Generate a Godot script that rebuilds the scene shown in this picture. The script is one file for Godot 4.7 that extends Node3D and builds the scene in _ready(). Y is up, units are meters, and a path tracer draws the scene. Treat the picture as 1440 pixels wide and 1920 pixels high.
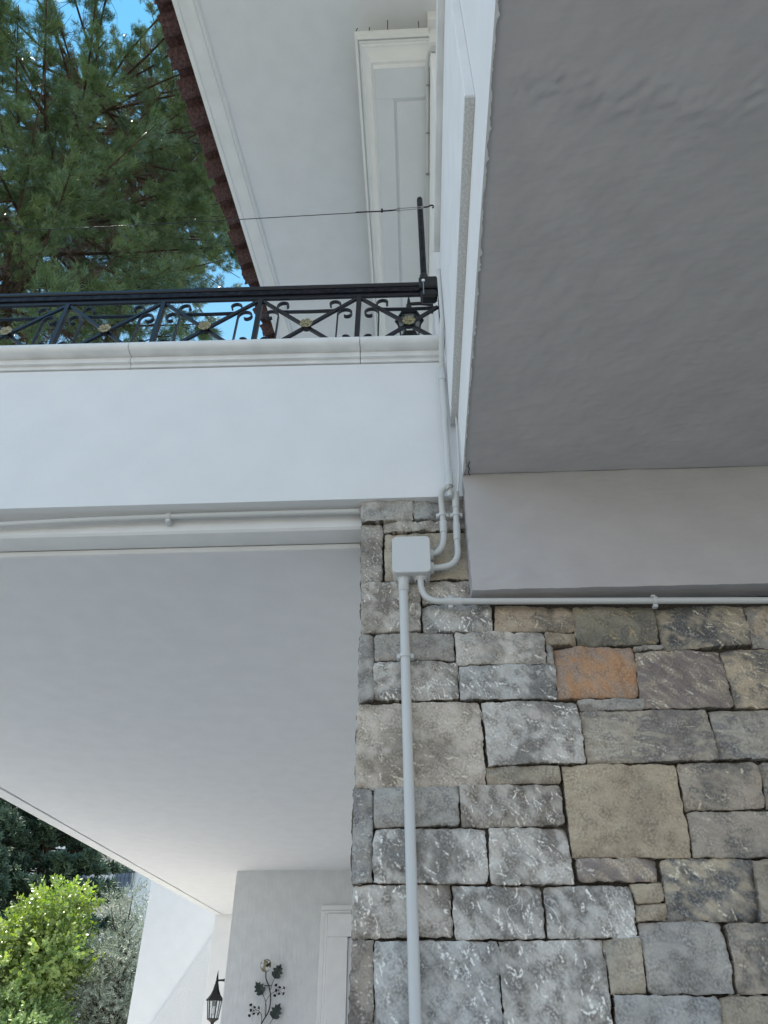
extends Node3D
# A house corner seen from below: stone pier, white balcony with iron railing, grey overhang, tiled eave, garden trees.

const STONES = [
	[-0.190,3.255,0.010,3.259,0.009,3.170,-0.188,3.164,5],
	[0.014,3.256,0.119,3.257,0.115,3.174,0.014,3.174,5],
	[0.123,3.257,0.214,3.259,0.210,3.168,0.119,3.171,5],
	[-0.100,3.161,0.114,3.161,0.112,3.119,-0.098,3.116,1],
	[0.119,3.164,0.209,3.161,0.208,3.116,0.116,3.117,5],
	[-0.186,3.156,-0.106,3.149,-0.110,2.901,-0.183,2.898,6],
	[-0.098,3.107,0.203,3.104,0.207,2.905,-0.095,2.905,2],
	[0.030,2.892,0.207,2.897,0.211,2.823,0.036,2.808,0],
	[-0.179,2.891,0.026,2.890,0.022,2.701,-0.177,2.700,0],
	[0.034,2.800,0.272,2.798,0.268,2.696,0.033,2.699,0],
	[0.288,2.793,0.556,2.780,0.546,2.691,0.279,2.693,4],
	[0.446,2.682,0.545,2.683,0.543,2.640,0.441,2.639,2],
	[-0.182,2.694,-0.137,2.685,-0.138,2.462,-0.185,2.452,5],
	[-0.131,2.695,0.136,2.691,0.132,2.595,-0.131,2.599,5],
	[0.143,2.690,0.441,2.684,0.430,2.570,0.142,2.578,1],
	[0.443,2.631,0.461,2.630,0.455,2.566,0.436,2.568,5],
	[-0.134,2.591,0.142,2.582,0.138,2.459,-0.133,2.462,0],
	[0.150,2.570,0.458,2.560,0.451,2.453,0.146,2.457,0],
	[0.467,2.626,0.725,2.625,0.712,2.455,0.457,2.455,3],
	[0.555,2.774,0.827,2.772,0.815,2.638,0.548,2.638,8],
	[0.835,2.772,1.125,2.766,1.116,2.630,0.828,2.619,7],
	[1.132,2.766,1.316,2.762,1.265,2.613,1.120,2.616,5],
	[0.728,2.625,0.821,2.632,0.821,2.619,0.731,2.611,5],
	[0.731,2.602,1.006,2.607,0.996,2.416,0.712,2.417,9],
	[1.011,2.607,1.280,2.607,1.228,2.408,1.005,2.414,7],
	[0.517,2.445,0.722,2.446,0.718,2.414,0.522,2.412,5],
	[-0.186,2.447,0.207,2.447,0.204,2.190,-0.187,2.188,1],
	[0.213,2.440,0.513,2.440,0.507,2.253,0.219,2.249,0],
	[0.210,2.243,0.424,2.240,0.424,2.195,0.209,2.191,2],
	[0.521,2.407,0.906,2.405,0.903,2.257,0.517,2.251,10],
	[0.918,2.403,1.226,2.401,1.190,2.252,0.910,2.260,10],
	[0.439,2.243,0.772,2.242,0.755,1.989,0.431,1.994,2],
	[0.781,2.246,1.014,2.244,1.003,2.118,0.776,2.113,4],
	[1.020,2.244,1.187,2.244,1.171,2.114,1.012,2.119,4],
	[0.777,2.105,1.154,2.107,1.132,1.985,0.764,1.989,4],
	[-0.190,2.181,-0.137,2.177,-0.136,1.934,-0.188,1.930,6],
	[-0.129,2.186,0.118,2.185,0.118,2.077,-0.127,2.077,5],
	[0.126,2.185,0.426,2.186,0.420,2.076,0.127,2.076,0],
	[-0.130,2.068,0.192,2.068,0.186,1.928,-0.130,1.931,0],
	[0.203,2.068,0.422,2.067,0.424,1.925,0.195,1.925,0],
	[0.440,1.986,0.660,1.984,0.653,1.930,0.439,1.930,9],
	[0.673,1.982,0.921,1.982,0.902,1.834,0.662,1.836,7],
	[0.924,1.978,1.137,1.979,1.112,1.833,0.906,1.834,2],
	[-0.188,1.923,0.080,1.922,0.085,1.800,-0.185,1.797,0],
	[0.087,1.919,0.331,1.917,0.327,1.797,0.089,1.795,0],
	[0.343,1.916,0.575,1.917,0.569,1.798,0.337,1.797,0],
	[0.578,1.920,0.661,1.922,0.658,1.879,0.584,1.878,2],
	[0.582,1.873,0.659,1.874,0.657,1.839,0.578,1.837,2],
	[-0.186,1.791,-0.132,1.791,-0.130,1.521,-0.189,1.521,6],
	[-0.126,1.789,0.198,1.787,0.194,1.526,-0.124,1.523,0],
	[0.204,1.787,0.478,1.790,0.458,1.542,0.200,1.529,0],
	[0.484,1.790,0.570,1.793,0.565,1.678,0.479,1.674,2],
	[0.582,1.829,0.796,1.830,0.787,1.673,0.574,1.675,5],
	[0.809,1.826,1.082,1.827,1.065,1.673,0.797,1.673,4],
	[0.484,1.668,0.742,1.666,0.729,1.545,0.474,1.544,5],
	[0.748,1.665,1.075,1.665,1.056,1.548,0.736,1.546,2]
]

# ---------------------------------------------------------------- mesh builder
class MB:
	var st := SurfaceTool.new()
	func _init():
		st.begin(Mesh.PRIMITIVE_TRIANGLES)
	# a, b, c counter-clockwise seen from outside
	func tri(a: Vector3, b: Vector3, c: Vector3, g := -1, ua := Vector2.ZERO, ub := Vector2.ZERO, uc := Vector2.ZERO):
		st.set_smooth_group(g)
		st.set_uv(ua); st.add_vertex(a)
		st.set_uv(uc); st.add_vertex(c)
		st.set_uv(ub); st.add_vertex(b)
	func quad(a: Vector3, b: Vector3, c: Vector3, d: Vector3, g := -1):
		tri(a, b, c, g); tri(a, c, d, g)
	func face(pts: Array, center: Vector3, g := -1):
		var n: Vector3 = (pts[1] - pts[0]).cross(pts[2] - pts[0])
		var m := Vector3.ZERO
		for p in pts: m += p
		m /= pts.size()
		if n.dot(m - center) < 0: pts.reverse()
		for i in range(1, pts.size() - 1): tri(pts[0], pts[i], pts[i + 1], g)
	# box from lo to hi with chamfered edges
	func box(lo: Vector3, hi: Vector3, bev := 0.003, xf := Transform3D.IDENTITY):
		var c := (lo + hi) * 0.5
		var h := (hi - lo) * 0.5
		var b: float = min(bev, min(h.x, min(h.y, h.z)) * 0.9)
		var v := {}
		for sx in [-1, 1]:
			for sy in [-1, 1]:
				for sz in [-1, 1]:
					var s := Vector3(sx, sy, sz)
					for k in 3:
						var e := Vector3(b, b, b)
						e[k] = 0.0
						v[[sx, sy, sz, k]] = xf * (c + s * (h - e))
		var cc := xf * c
		for k in 3:
			var i := (k + 1) % 3
			var j := (k + 2) % 3
			for s in [-1, 1]:
				var q := []
				for ab in [[-1, -1], [1, -1], [1, 1], [-1, 1]]:
					var key := [0, 0, 0, k]
					key[k] = s; key[i] = ab[0]; key[j] = ab[1]
					q.append(v[key])
				face(q, cc)
			for sa in [-1, 1]:
				for sb in [-1, 1]:
					var q := []
					for t in [[-1, i], [-1, j], [1, j], [1, i]]:
						var key := [0, 0, 0, t[1]]
						key[k] = t[0]; key[i] = sa; key[j] = sb
						q.append(v[key])
					face(q, cc)
		for sx in [-1, 1]:
			for sy in [-1, 1]:
				for sz in [-1, 1]:
					face([v[[sx, sy, sz, 0]], v[[sx, sy, sz, 1]], v[[sx, sy, sz, 2]]], cc)
	# round tube along a path; r is a number or one radius per point
	func tube(path: Array, r, n := 10, caps := true):
		var m := path.size()
		var rings := []
		var up := Vector3(0.123, 0.9, 0.31)
		var nx := Vector3.ZERO
		for i in m:
			var d: Vector3 = (path[min(i + 1, m - 1)] - path[max(i - 1, 0)]).normalized()
			if nx == Vector3.ZERO: nx = d.cross(up).normalized()
			nx = (nx - d * nx.dot(d)).normalized()
			var ny := d.cross(nx)
			var rr: float = r[i] if r is Array else r
			var ring := []
			for k in n:
				var a := TAU * k / n
				ring.append(path[i] + (nx * cos(a) + ny * sin(a)) * rr)
			rings.append(ring)
		for i in m - 1:
			for k in n:
				var k2 := (k + 1) % n
				quad(rings[i][k], rings[i][k2], rings[i + 1][k2], rings[i + 1][k], 1)
		if caps:
			for k in range(1, n - 1):
				tri(rings[0][0], rings[0][k + 1], rings[0][k], 2)
				tri(rings[m - 1][0], rings[m - 1][k], rings[m - 1][k + 1], 3)
	# flat bar along a path; w across along wdir, t thick
	func bar(path: Array, wdir: Vector3, w: float, t: float):
		var m := path.size()
		var rings := []
		for i in m:
			var d: Vector3 = (path[min(i + 1, m - 1)] - path[max(i - 1, 0)]).normalized()
			var a := (wdir - d * wdir.dot(d)).normalized()
			var b := d.cross(a)
			rings.append([path[i] + a * w / 2 + b * t / 2, path[i] - a * w / 2 + b * t / 2, path[i] - a * w / 2 - b * t / 2, path[i] + a * w / 2 - b * t / 2])
		for i in m - 1:
			for k in 4:
				var k2 := (k + 1) % 4
				quad(rings[i][k], rings[i][k2], rings[i + 1][k2], rings[i + 1][k], 10 + k)
		var q: Array = rings[0].duplicate()
		face(q, path[1])
		q = rings[m - 1].duplicate()
		face(q, path[m - 2])
	# closed 2D profile (u, v) swept straight from a along w; smooth marks rounded profiles
	func extrude(prof: Array, a: Vector3, u: Vector3, v: Vector3, w: Vector3, smooth := false):
		var n := prof.size()
		var area := 0.0
		for i in n: area += prof[i].cross(prof[(i + 1) % n])
		var p: Array = prof.duplicate()
		if area * u.cross(v).dot(w) < 0: p.reverse()
		var A := []
		for q in p: A.append(a + u * q.x + v * q.y)
		for i in n:
			var j := (i + 1) % n
			quad(A[i], A[j], A[j] + w, A[i] + w, 1 if smooth else -1)
		var idx := Geometry2D.triangulate_polygon(PackedVector2Array(p))
		var cen := Vector3.ZERO
		for q in A: cen += q / n
		for i in range(0, idx.size(), 3):
			face([A[idx[i]], A[idx[i + 1]], A[idx[i + 2]]], cen + w * 0.5)
			face([A[idx[i]] + w, A[idx[i + 1]] + w, A[idx[i + 2]] + w], cen + w * 0.5)
	# profile points (outward, height) carried along a flat path with mitred corners; side +1 puts outward to the right of travel
	func mould(prof: Array, path: Array, side: float, smooth := false):
		var m := path.size()
		var rows := []
		for i in m:
			var d0: Vector3 = (path[i] - path[max(i - 1, 0)]).normalized() if i > 0 else (path[1] - path[0]).normalized()
			var d1: Vector3 = (path[min(i + 1, m - 1)] - path[i]).normalized() if i < m - 1 else d0
			var n0 := d0.cross(Vector3.UP) * side
			var n1 := d1.cross(Vector3.UP) * side
			var o := (n0 + n1).normalized()
			o /= max(0.2, o.dot(n0))
			var row := []
			for q in prof: row.append(path[i] + o * q.x + Vector3.UP * q.y)
			rows.append(row)
		for i in m - 1:
			for k in prof.size() - 1:
				if side > 0: quad(rows[i][k], rows[i + 1][k], rows[i + 1][k + 1], rows[i][k + 1], (1 if smooth else -1))
				else: quad(rows[i][k + 1], rows[i + 1][k + 1], rows[i + 1][k], rows[i][k], (1 if smooth else -1))
	# profile (radius, height) turned round the y axis at o
	func lathe(prof: Array, o: Vector3, n := 16, smooth := true, ph := 0.0):
		for i in prof.size() - 1:
			for k in n:
				var q := []
				for t in [[i, k], [i, k + 1], [i + 1, k + 1], [i + 1, k]]:
					var a: float = TAU * (t[1] % n) / n + ph
					q.append(o + Vector3(cos(a) * prof[t[0]].x, prof[t[0]].y, -sin(a) * prof[t[0]].x))
				quad(q[0], q[1], q[2], q[3], 1 if smooth else -1)
	func blob(o: Vector3, r: Vector3, n := 8):
		for i in n:
			for k in n * 2:
				var q := []
				for t in [[i, k], [i, k + 1], [i + 1, k + 1], [i + 1, k]]:
					var a: float = -PI / 2 + PI * t[0] / n
					var b: float = PI * (t[1] % (n * 2)) / n
					q.append(o + Vector3(cos(a) * cos(b), sin(a), -cos(a) * sin(b)) * r)
				quad(q[0], q[1], q[2], q[3], 1)
	func done() -> ArrayMesh:
		st.generate_normals()
		return st.commit()

var M := {}
var used := {}

func numbered(called: String) -> String:
	used[called] = used.get(called, -1) + 1
	return called if used[called] == 0 else "%s_%03d" % [called, used[called]]

func thing(called: String, label: String, category: String, at := Vector3.ZERO, group := "") -> Node3D:
	var o := Node3D.new()
	o.name = numbered(called)
	o.position = at
	add_child(o)
	o.set_meta("label", label)
	o.set_meta("category", category)
	if group: o.set_meta("group", group)
	return o

func part(parent: Node, called: String, mesh: Mesh, m: Material, at := Vector3.ZERO) -> MeshInstance3D:
	var o := MeshInstance3D.new()
	o.name = called
	o.mesh = mesh
	o.material_override = m
	o.position = at
	o.cast_shadow = GeometryInstance3D.SHADOW_CASTING_SETTING_ON
	parent.add_child(o, true)
	return o

func struct(called: String, mesh: Mesh, m: Material) -> MeshInstance3D:
	var o := part(self, called, mesh, m)
	o.set_meta("kind", "structure")
	return o

# a part built from one chamfered box, its mesh about the thing's own origin
func boxpart(parent: Node3D, called: String, lo: Vector3, hi: Vector3, m: Material, bev := 0.004) -> MeshInstance3D:
	var b := MB.new()
	b.box(lo - parent.position, hi - parent.position, bev)
	return part(parent, called, b.done(), m)

func arc(c: Vector3, a: Vector3, b: Vector3, n: int, t0: float, t1: float) -> Array:
	var o := []
	for i in n + 1:
		var t := lerpf(t0, t1, float(i) / n)
		o.append(c + a * cos(t) + b * sin(t))
	return o

func curve(pts: Array, n := 8) -> Array:   # smooth path through points
	var o := []
	for i in pts.size() - 1:
		var p0: Vector3 = pts[max(i - 1, 0)]
		var p3: Vector3 = pts[min(i + 2, pts.size() - 1)]
		for k in n: o.append(pts[i].cubic_interpolate(pts[i + 1], p0, p3, float(k) / n))
	o.append(pts[-1])
	return o

# ---------------------------------------------------------------- materials
func noise_image(seed_: int, freq: float, w: int, h: int, oct := 4, kind := FastNoiseLite.TYPE_SIMPLEX_SMOOTH) -> Image:
	var n := FastNoiseLite.new()
	n.seed = seed_
	n.noise_type = kind
	n.frequency = freq
	n.fractal_octaves = oct
	return n.get_seamless_image(w, h)

func tex(im: Image) -> ImageTexture:
	im.generate_mipmaps()
	return ImageTexture.create_from_image(im)

# two-tone map between colours a and b, driven by a noise image stretched by contrast
func tone_map(im: Image, a: Color, b: Color, contrast := 1.6) -> Image:
	var d := im.get_data()
	var bpp := d.size() / (im.get_width() * im.get_height())
	var out := PackedByteArray()
	out.resize(im.get_width() * im.get_height() * 3)
	for i in im.get_width() * im.get_height():
		var t := clampf((d[i * bpp] / 255.0 - 0.5) * contrast + 0.5, 0, 1)
		var c := a.lerp(b, t)
		out[i * 3] = int(c.r * 255); out[i * 3 + 1] = int(c.g * 255); out[i * 3 + 2] = int(c.b * 255)
	return Image.create_from_data(im.get_width(), im.get_height(), false, Image.FORMAT_RGB8, out)

func paint(c: Color, rough := 0.5, metal := 0.0, spec := 0.5) -> StandardMaterial3D:
	var m := StandardMaterial3D.new()
	m.albedo_color = c
	m.roughness = rough
	m.metallic = metal
	m.metallic_specular = spec
	return m

# plaster: paint colour with faint stains, and relief of its own; scale is repeats per metre
func plaster(a: Color, b: Color, stain: Image, relief: Image, scale: float, cm: float, rough := 0.9) -> StandardMaterial3D:
	var m := paint(Color.WHITE, rough, 0, 0.3)
	m.albedo_texture = tex(tone_map(stain, a, b))
	if cm > 0:
		m.heightmap_enabled = true
		m.heightmap_texture = tex(relief)
		m.heightmap_scale = cm
	m.uv1_triplanar = true
	m.uv1_world_triplanar = true
	m.uv1_scale = Vector3.ONE * scale
	return m

# ---------------------------------------------------------------- stone wall
const TX := -0.26     # the wall's colour map: left edge, top edge, pixels per metre, size
const TY := 3.3
const PPM := 640.0
const TW := 1024
const TH := 1216
# per kind of rock: two tones, tool marks (colour, number per square metre, slope), layering (amount, slope)
const ROCK = [
	[Color(.775, .765, .745), Color(.52, .51, .495), Color(.98, .97, .945), 1150, 1.05, 0.25, 0.9],
	[Color(.77, .745, .71), Color(.57, .55, .52), Color(.90, .87, .82), 450, 1.0, 0.12, 0.5],
	[Color(.70, .66, .59), Color(.58, .545, .495), Color(.74, .70, .62), 90, 1.1, 0.18, 0.15],
	[Color(.75, .60, .48), Color(.64, .57, .52), Color(.62, .56, .53), 190, 1.2, 0.2, 1.1],
	[Color(.67, .63, .58), Color(.46, .45, .43), Color(.84, .80, .72), 520, 0.8, 0.35, 0.3],
	[Color(.69, .685, .67), Color(.55, .55, .545), Color(.74, .74, .72), 120, 1.2, 0.3, 0.1],
	[Color(.66, .64, .61), Color(.47, .46, .45), Color(.84, .82, .78), 2600, 0.5, 0.1, 1.4],
	[Color(.72, .675, .60), Color(.40, .40, .40), Color(.90, .86, .77), 620, 0.7, 0.25, 0.4],
	[Color(.58, .57, .52), Color(.46, .46, .44), Color(.76, .68, .52), 420, 0.9, 0.12, 0.2],
	[Color(.56, .52, .50), Color(.67, .62, .56), Color(.88, .85, .79), 420, 0.9, 0.2, 0.8],
	[Color(.68, .66, .62), Color(.48, .475, .47), Color(.82, .80, .74), 320, 0.5, 0.6, 0.06]]

func rock_textures() -> Array:
	var rng := RandomNumberGenerator.new()
	rng.seed = 77
	var layers := []
	for q in [[1, 0.007, 3], [2, 0.025, 4], [3, 0.16, 3], [4, 0.06, 3]]:
		var n := FastNoiseLite.new()
		n.seed = q[0]; n.frequency = q[1]; n.fractal_octaves = q[2]
		n.noise_type = FastNoiseLite.TYPE_SIMPLEX_SMOOTH
		if q[0] == 4:
			n.frequency = 0.05
			var im := n.get_image(256, TH)
			im.resize(TW, TH, Image.INTERPOLATE_CUBIC)
			im.convert(Image.FORMAT_L8)
			layers.append(im.get_data())
		else:
			var im := n.get_image(TW, TH)
			im.convert(Image.FORMAT_L8)
			layers.append(im.get_data())
	var big: PackedByteArray = layers[0]
	var mid: PackedByteArray = layers[1]
	var fine: PackedByteArray = layers[2]
	var streak: PackedByteArray = layers[3]
	var marks := PackedByteArray()
	marks.resize(TW * TH)
	var col := PackedByteArray()
	col.resize(TW * TH * 3)
	var hgt := PackedByteArray()
	hgt.resize(TW * TH)
	for i in TW * TH:
		col[i * 3] = 92; col[i * 3 + 1] = 84; col[i * 3 + 2] = 74
		hgt[i] = 90
	for si in STONES.size():
		var s: Array = STONES[si]
		var K: Array = ROCK[s[8]]
		var P := []
		for k in 4: P.append(Vector2((s[k * 2] - TX) * PPM, (TY - s[k * 2 + 1]) * PPM))
		var lo: Vector2 = P[0]
		var hi: Vector2 = P[0]
		for p in P:
			lo = lo.min(p); hi = hi.max(p)
		lo -= Vector2(3, 3); hi += Vector2(3, 3)
		var cen: Vector2 = (P[0] + P[1] + P[2] + P[3]) / 4
		var sz: Vector2 = hi - lo
		# tool marks
		var count := int(K[3] * sz.x * sz.y / (PPM * PPM))
		var ang0: float = K[4] + rng.randf_range(-0.5, 0.5)
		var fat := rng.randf_range(0.5, 1.05)
		count = int(count * rng.randf_range(.6, 1.3))
		var clear := Vector2(rng.randf_range(lo.x, hi.x), rng.randf_range(lo.y, hi.y))
		for q in count:
			var c := Vector2(rng.randf_range(lo.x + 6, hi.x - 6), rng.randf_range(lo.y + 5, hi.y - 5))
			if s[8] != 6 and c.distance_to(clear) < 0.28 * sz.length() and rng.randf() < 0.75: continue
			var L := rng.randf_range(7, 22) if s[8] != 6 else rng.randf_range(3, 7)
			if rng.randf() < 0.12: L *= 1.7
			var a := ang0 + rng.randfn(0, 0.3)
			var d := Vector2(cos(a), sin(a))
			var wd := rng.randf_range(0.9, 2.6) * fat if s[8] != 6 else rng.randf_range(0.7, 1.3)
			var op := rng.randf_range(0.5, 1.0)
			var bend := rng.randf_range(-0.06, 0.06)
			for t in int(L * 1.5):
				d = d.rotated(bend / 1.5)
				c += d / 1.5
				var r: float = wd * (0.6 + 0.6 * sin(PI * t / (L * 1.5)))
				for yy in range(int(c.y - r), int(c.y + r) + 2):
					for xx in range(int(c.x - r), int(c.x + r) + 2):
						if xx < 0 or yy < 0 or xx >= TW or yy >= TH: continue
						var e := clampf(r + 0.6 - Vector2(xx, yy).distance_to(c), 0, 1)
						var ii := yy * TW + xx
						var val := int(255 * e * op * clampf((fine[ii] - 70) / 90.0, 0.25, 1))
						if val > marks[ii]: marks[ii] = val
		# quartz veins wander across some stones
		if s[8] in [0, 1, 5, 9, 10]:
			for q in rng.randi_range(0, 3):
				var c := Vector2(rng.randf_range(lo.x, hi.x), rng.randf_range(lo.y, hi.y))
				var a := rng.randf_range(0, TAU)
				var turn := 0.0
				var op := rng.randf_range(.25, .7)
				for t in int(rng.randf_range(30, 110)):
					turn = clampf(turn + rng.randf_range(-.06, .06), -.12, .12)
					a += turn
					c += Vector2(cos(a), sin(a))
					if c.x < lo.x or c.y < lo.y or c.x >= hi.x or c.y >= hi.y or c.x < 1 or c.y < 1 or c.x >= TW - 1 or c.y >= TH - 1: break
					var ii := int(c.y) * TW + int(c.x)
					marks[ii] = max(marks[ii], int(255 * op * rng.randf_range(.5, 1)))
					marks[ii + 1] = max(marks[ii + 1], int(140 * op))
		# colour
		var A: Color = K[0]
		var B: Color = K[1]
		var W: Color = K[2]
		var shade := rng.randf_range(0.98, 1.08)
		var warm := rng.randf_range(-0.003, 0.02)
		var fol: float = K[5]
		var fs: float = K[6] + rng.randf_range(-0.1, 0.1)
		var ca := cos(fs)
		var sa := sin(fs)
		var ox := rng.randi_range(0, 900)
		var patch_at := Vector2(rng.randf_range(lo.x, hi.x), rng.randf_range(lo.y, hi.y))
		var pr := rng.randf_range(0.15, 0.4) * sz.length()
		for y in range(max(0, int(lo.y)), min(TH, int(hi.y) + 1)):
			for x in range(max(0, int(lo.x)), min(TW, int(hi.x) + 1)):
				var inside := true
				for k in 4:
					var p: Vector2 = P[k]
					var q: Vector2 = P[(k + 1) % 4]
					if (q.x - p.x) * (y - p.y) - (q.y - p.y) * (x - p.x) < -2.0 * p.distance_to(q):
						inside = false
						break
				if not inside: continue
				var i := y * TW + x
				var rx := int(x * ca + y * sa + ox + 2048) % TW
				var ry := int(-x * sa + y * ca + ox + 2432) % TH
				var sv := (streak[ry * TW + rx] - 128) / 128.0
				var bv := (big[i] - 128) / 128.0
				var mv := (mid[(i + ox * 517) % (TW * TH)] - 128) / 128.0
				var fv := (fine[i] - 128) / 128.0
				var pat := clampf(1.0 - Vector2(x, y).distance_to(patch_at) / pr + mv * 0.9, 0, 1) * 0.5
				var t := clampf(0.40 + bv * 0.8 + mv * 0.6 + sv * (0.35 + fol * 1.6) + pat, 0, 1)
				var c := A.lerp(B, t) * (shade + fv * (0.06 + 0.16 * clampf(0.5 + mv * 1.4, 0, 1)) + sv * (0.05 + fol * 0.22))
				# pale mineral crust where the coarse grain peaks
				var crust := clampf((sv * 0.55 + mv * 0.3 + fv * 0.5 - 0.30) * 1.6, 0, 0.45)
				c = c.lerp(W, crust)
				c = c.lerp(W * (0.96 + fv * 0.1), minf(1.0, marks[i] / 255.0 * 1.5))
				col[i * 3] = clampi(int((c.r + warm) * 255), 0, 255)
				col[i * 3 + 1] = clampi(int(c.g * 255), 0, 255)
				col[i * 3 + 2] = clampi(int((c.b - warm) * 255), 0, 255)
				hgt[i] = clampi(int(128 + mv * 40 + fv * 26 + sv * (20 + fol * 60) - marks[i] * 0.14), 0, 255)
	return [Image.create_from_data(TW, TH, false, Image.FORMAT_RGB8, col), Image.create_from_data(TW, TH, false, Image.FORMAT_L8, hgt)]

func cuts(L: float, step: float) -> Array:
	var o := [0.0, 0.003 / L, 0.009 / L, 0.019 / L]
	var n := clampi(int((L - 0.04) / step), 2, 30)
	for i in range(0, n + 1): o.append(lerpf(0.03 / L, 1 - 0.03 / L, float(i) / n))
	o.append_array([1 - 0.019 / L, 1 - 0.009 / L, 1 - 0.003 / L, 1.0])
	if L < 0.075:
		o = [0.0, 0.06, 0.18, 0.36, 0.5, 0.64, 0.82, 0.94, 1.0]
	return o

# one squared rubble stone: corners clockwise from the top left, about its own centre; uv0 and uvs place it on the colour map
func stone_mesh(P: Array, rng: RandomNumberGenerator, nz: FastNoiseLite, cen: Vector2, donor = null) -> ArrayMesh:
	var lx: float = (P[0].distance_to(P[1]) + P[3].distance_to(P[2])) / 2
	var ly: float = (P[0].distance_to(P[3]) + P[1].distance_to(P[2])) / 2
	var S := cuts(lx, .009 if donor == null else .022)
	var T := cuts(ly, .009 if donor == null else .022)
	var z0 := rng.randf_range(-0.004, 0.010)
	var tilt := Vector2(rng.randf_range(-0.025, 0.025), rng.randf_range(-0.03, 0.03))
	var rc := [rng.randf_range(0, 0.007), rng.randf_range(0, 0.007), rng.randf_range(0, 0.007), rng.randf_range(0, 0.007)]
	var off := Vector3(rng.randf_range(0, 90), rng.randf_range(0, 90), rng.randf_range(0, 90))
	var rough := rng.randf_range(0.7, 1.3)
	var planes := []     # chisel-dressed edges: tilted planes that cut the face back towards its margins
	for k in 5:
		var a := TAU * (k + rng.randf_range(-.45, .45)) / 5
		var g := Vector2(cos(a) / lx, sin(a) / ly) * 2.0
		planes.append([g, rng.randf_range(.5, 1.15), rng.randf_range(.01, .03)])
	var grid := []
	var uvs := []
	for t in T:
		var row := []
		var urow := []
		for s in S:
			var p: Vector2 = P[0].lerp(P[1], s).lerp(P[3].lerp(P[2], s), t)
			var x: float = s * 2 - 1
			var y: float = t * 2 - 1
			var k := (0 if y < 0 else 3) if x < 0 else (1 if y < 0 else 2)
			p += (cen - p).normalized() * rc[k] * pow(absf(x * y), 10)
			var q := Vector3(p.x, p.y, 0) + off
			p += Vector2(nz.get_noise_3dv(q * 22), nz.get_noise_3dv(q * 22 + Vector3(40, 0, 9))) * 0.0055
			p += Vector2(nz.get_noise_3dv(q * 80), nz.get_noise_3dv(q * 80 + Vector3(40, 0, 9))) * 0.003
			var e: float = min(min(s, 1 - s) * lx, min(t, 1 - t) * ly)
			var z: float = z0 + tilt.x * (p.x - cen.x) + tilt.y * (p.y - cen.y)
			z += (nz.get_noise_3dv(q * 6) * 0.006 + nz.get_noise_3dv(q * 24) * 0.004 + nz.get_noise_3dv(q * 80) * 0.0022) * rough
			for pl in planes:
				var along: float = pl[0].dot(p - cen) + nz.get_noise_3dv(q * 15) * .12
				if along > pl[1]: z -= (along - pl[1]) * pl[2]
			# broken facets: flat steps where the rock split
			var f := nz.get_noise_3dv(q * 11 + Vector3(0, 0, 55))
			z += (smoothstep(0.10, 0.14, f) * 0.004 - smoothstep(0.2, 0.23, -f) * 0.004) * rough
			z -= 0.003 * exp(-e / 0.002)
			row.append(Vector3(p.x - cen.x, p.y - cen.y, z))
			var w := Vector2((p.x - TX) * PPM / TW, (TY - p.y) * PPM / TH)
			if donor != null:
				w = Vector2((lerpf(donor.position.x, donor.end.x, s) - TX) * PPM / TW, (TY - lerpf(donor.end.y, donor.position.y, t)) * PPM / TH)
			urow.append(w)
		grid.append(row)
		uvs.append(urow)
	var b := MB.new()
	var h := T.size() - 1
	var w := S.size() - 1
	for j in h:
		for i in w:
			b.tri(grid[j][i], grid[j + 1][i], grid[j + 1][i + 1], 1, uvs[j][i], uvs[j + 1][i], uvs[j + 1][i + 1])
			b.tri(grid[j][i], grid[j + 1][i + 1], grid[j][i + 1], 1, uvs[j][i], uvs[j + 1][i + 1], uvs[j][i + 1])
	var rim := []
	var ru := []
	for i in w: rim.append(grid[0][i]); ru.append(uvs[0][i])
	for j in h: rim.append(grid[j][w]); ru.append(uvs[j][w])
	for i in w: rim.append(grid[h][w - i]); ru.append(uvs[h][w - i])
	for j in h: rim.append(grid[h - j][0]); ru.append(uvs[h - j][0])
	for i in rim.size():
		var j := (i + 1) % rim.size()
		var a: Vector3 = rim[i]
		var c: Vector3 = rim[j]
		var a2 := Vector3(a.x * 0.985, a.y * 0.985, -0.09)
		var c2 := Vector3(c.x * 0.985, c.y * 0.985, -0.09)
		b.tri(a, c, c2, 2, ru[i], ru[j], ru[j])
		b.tri(a, c2, a2, 2, ru[i], ru[j], ru[i])
	return b.done()

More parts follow.
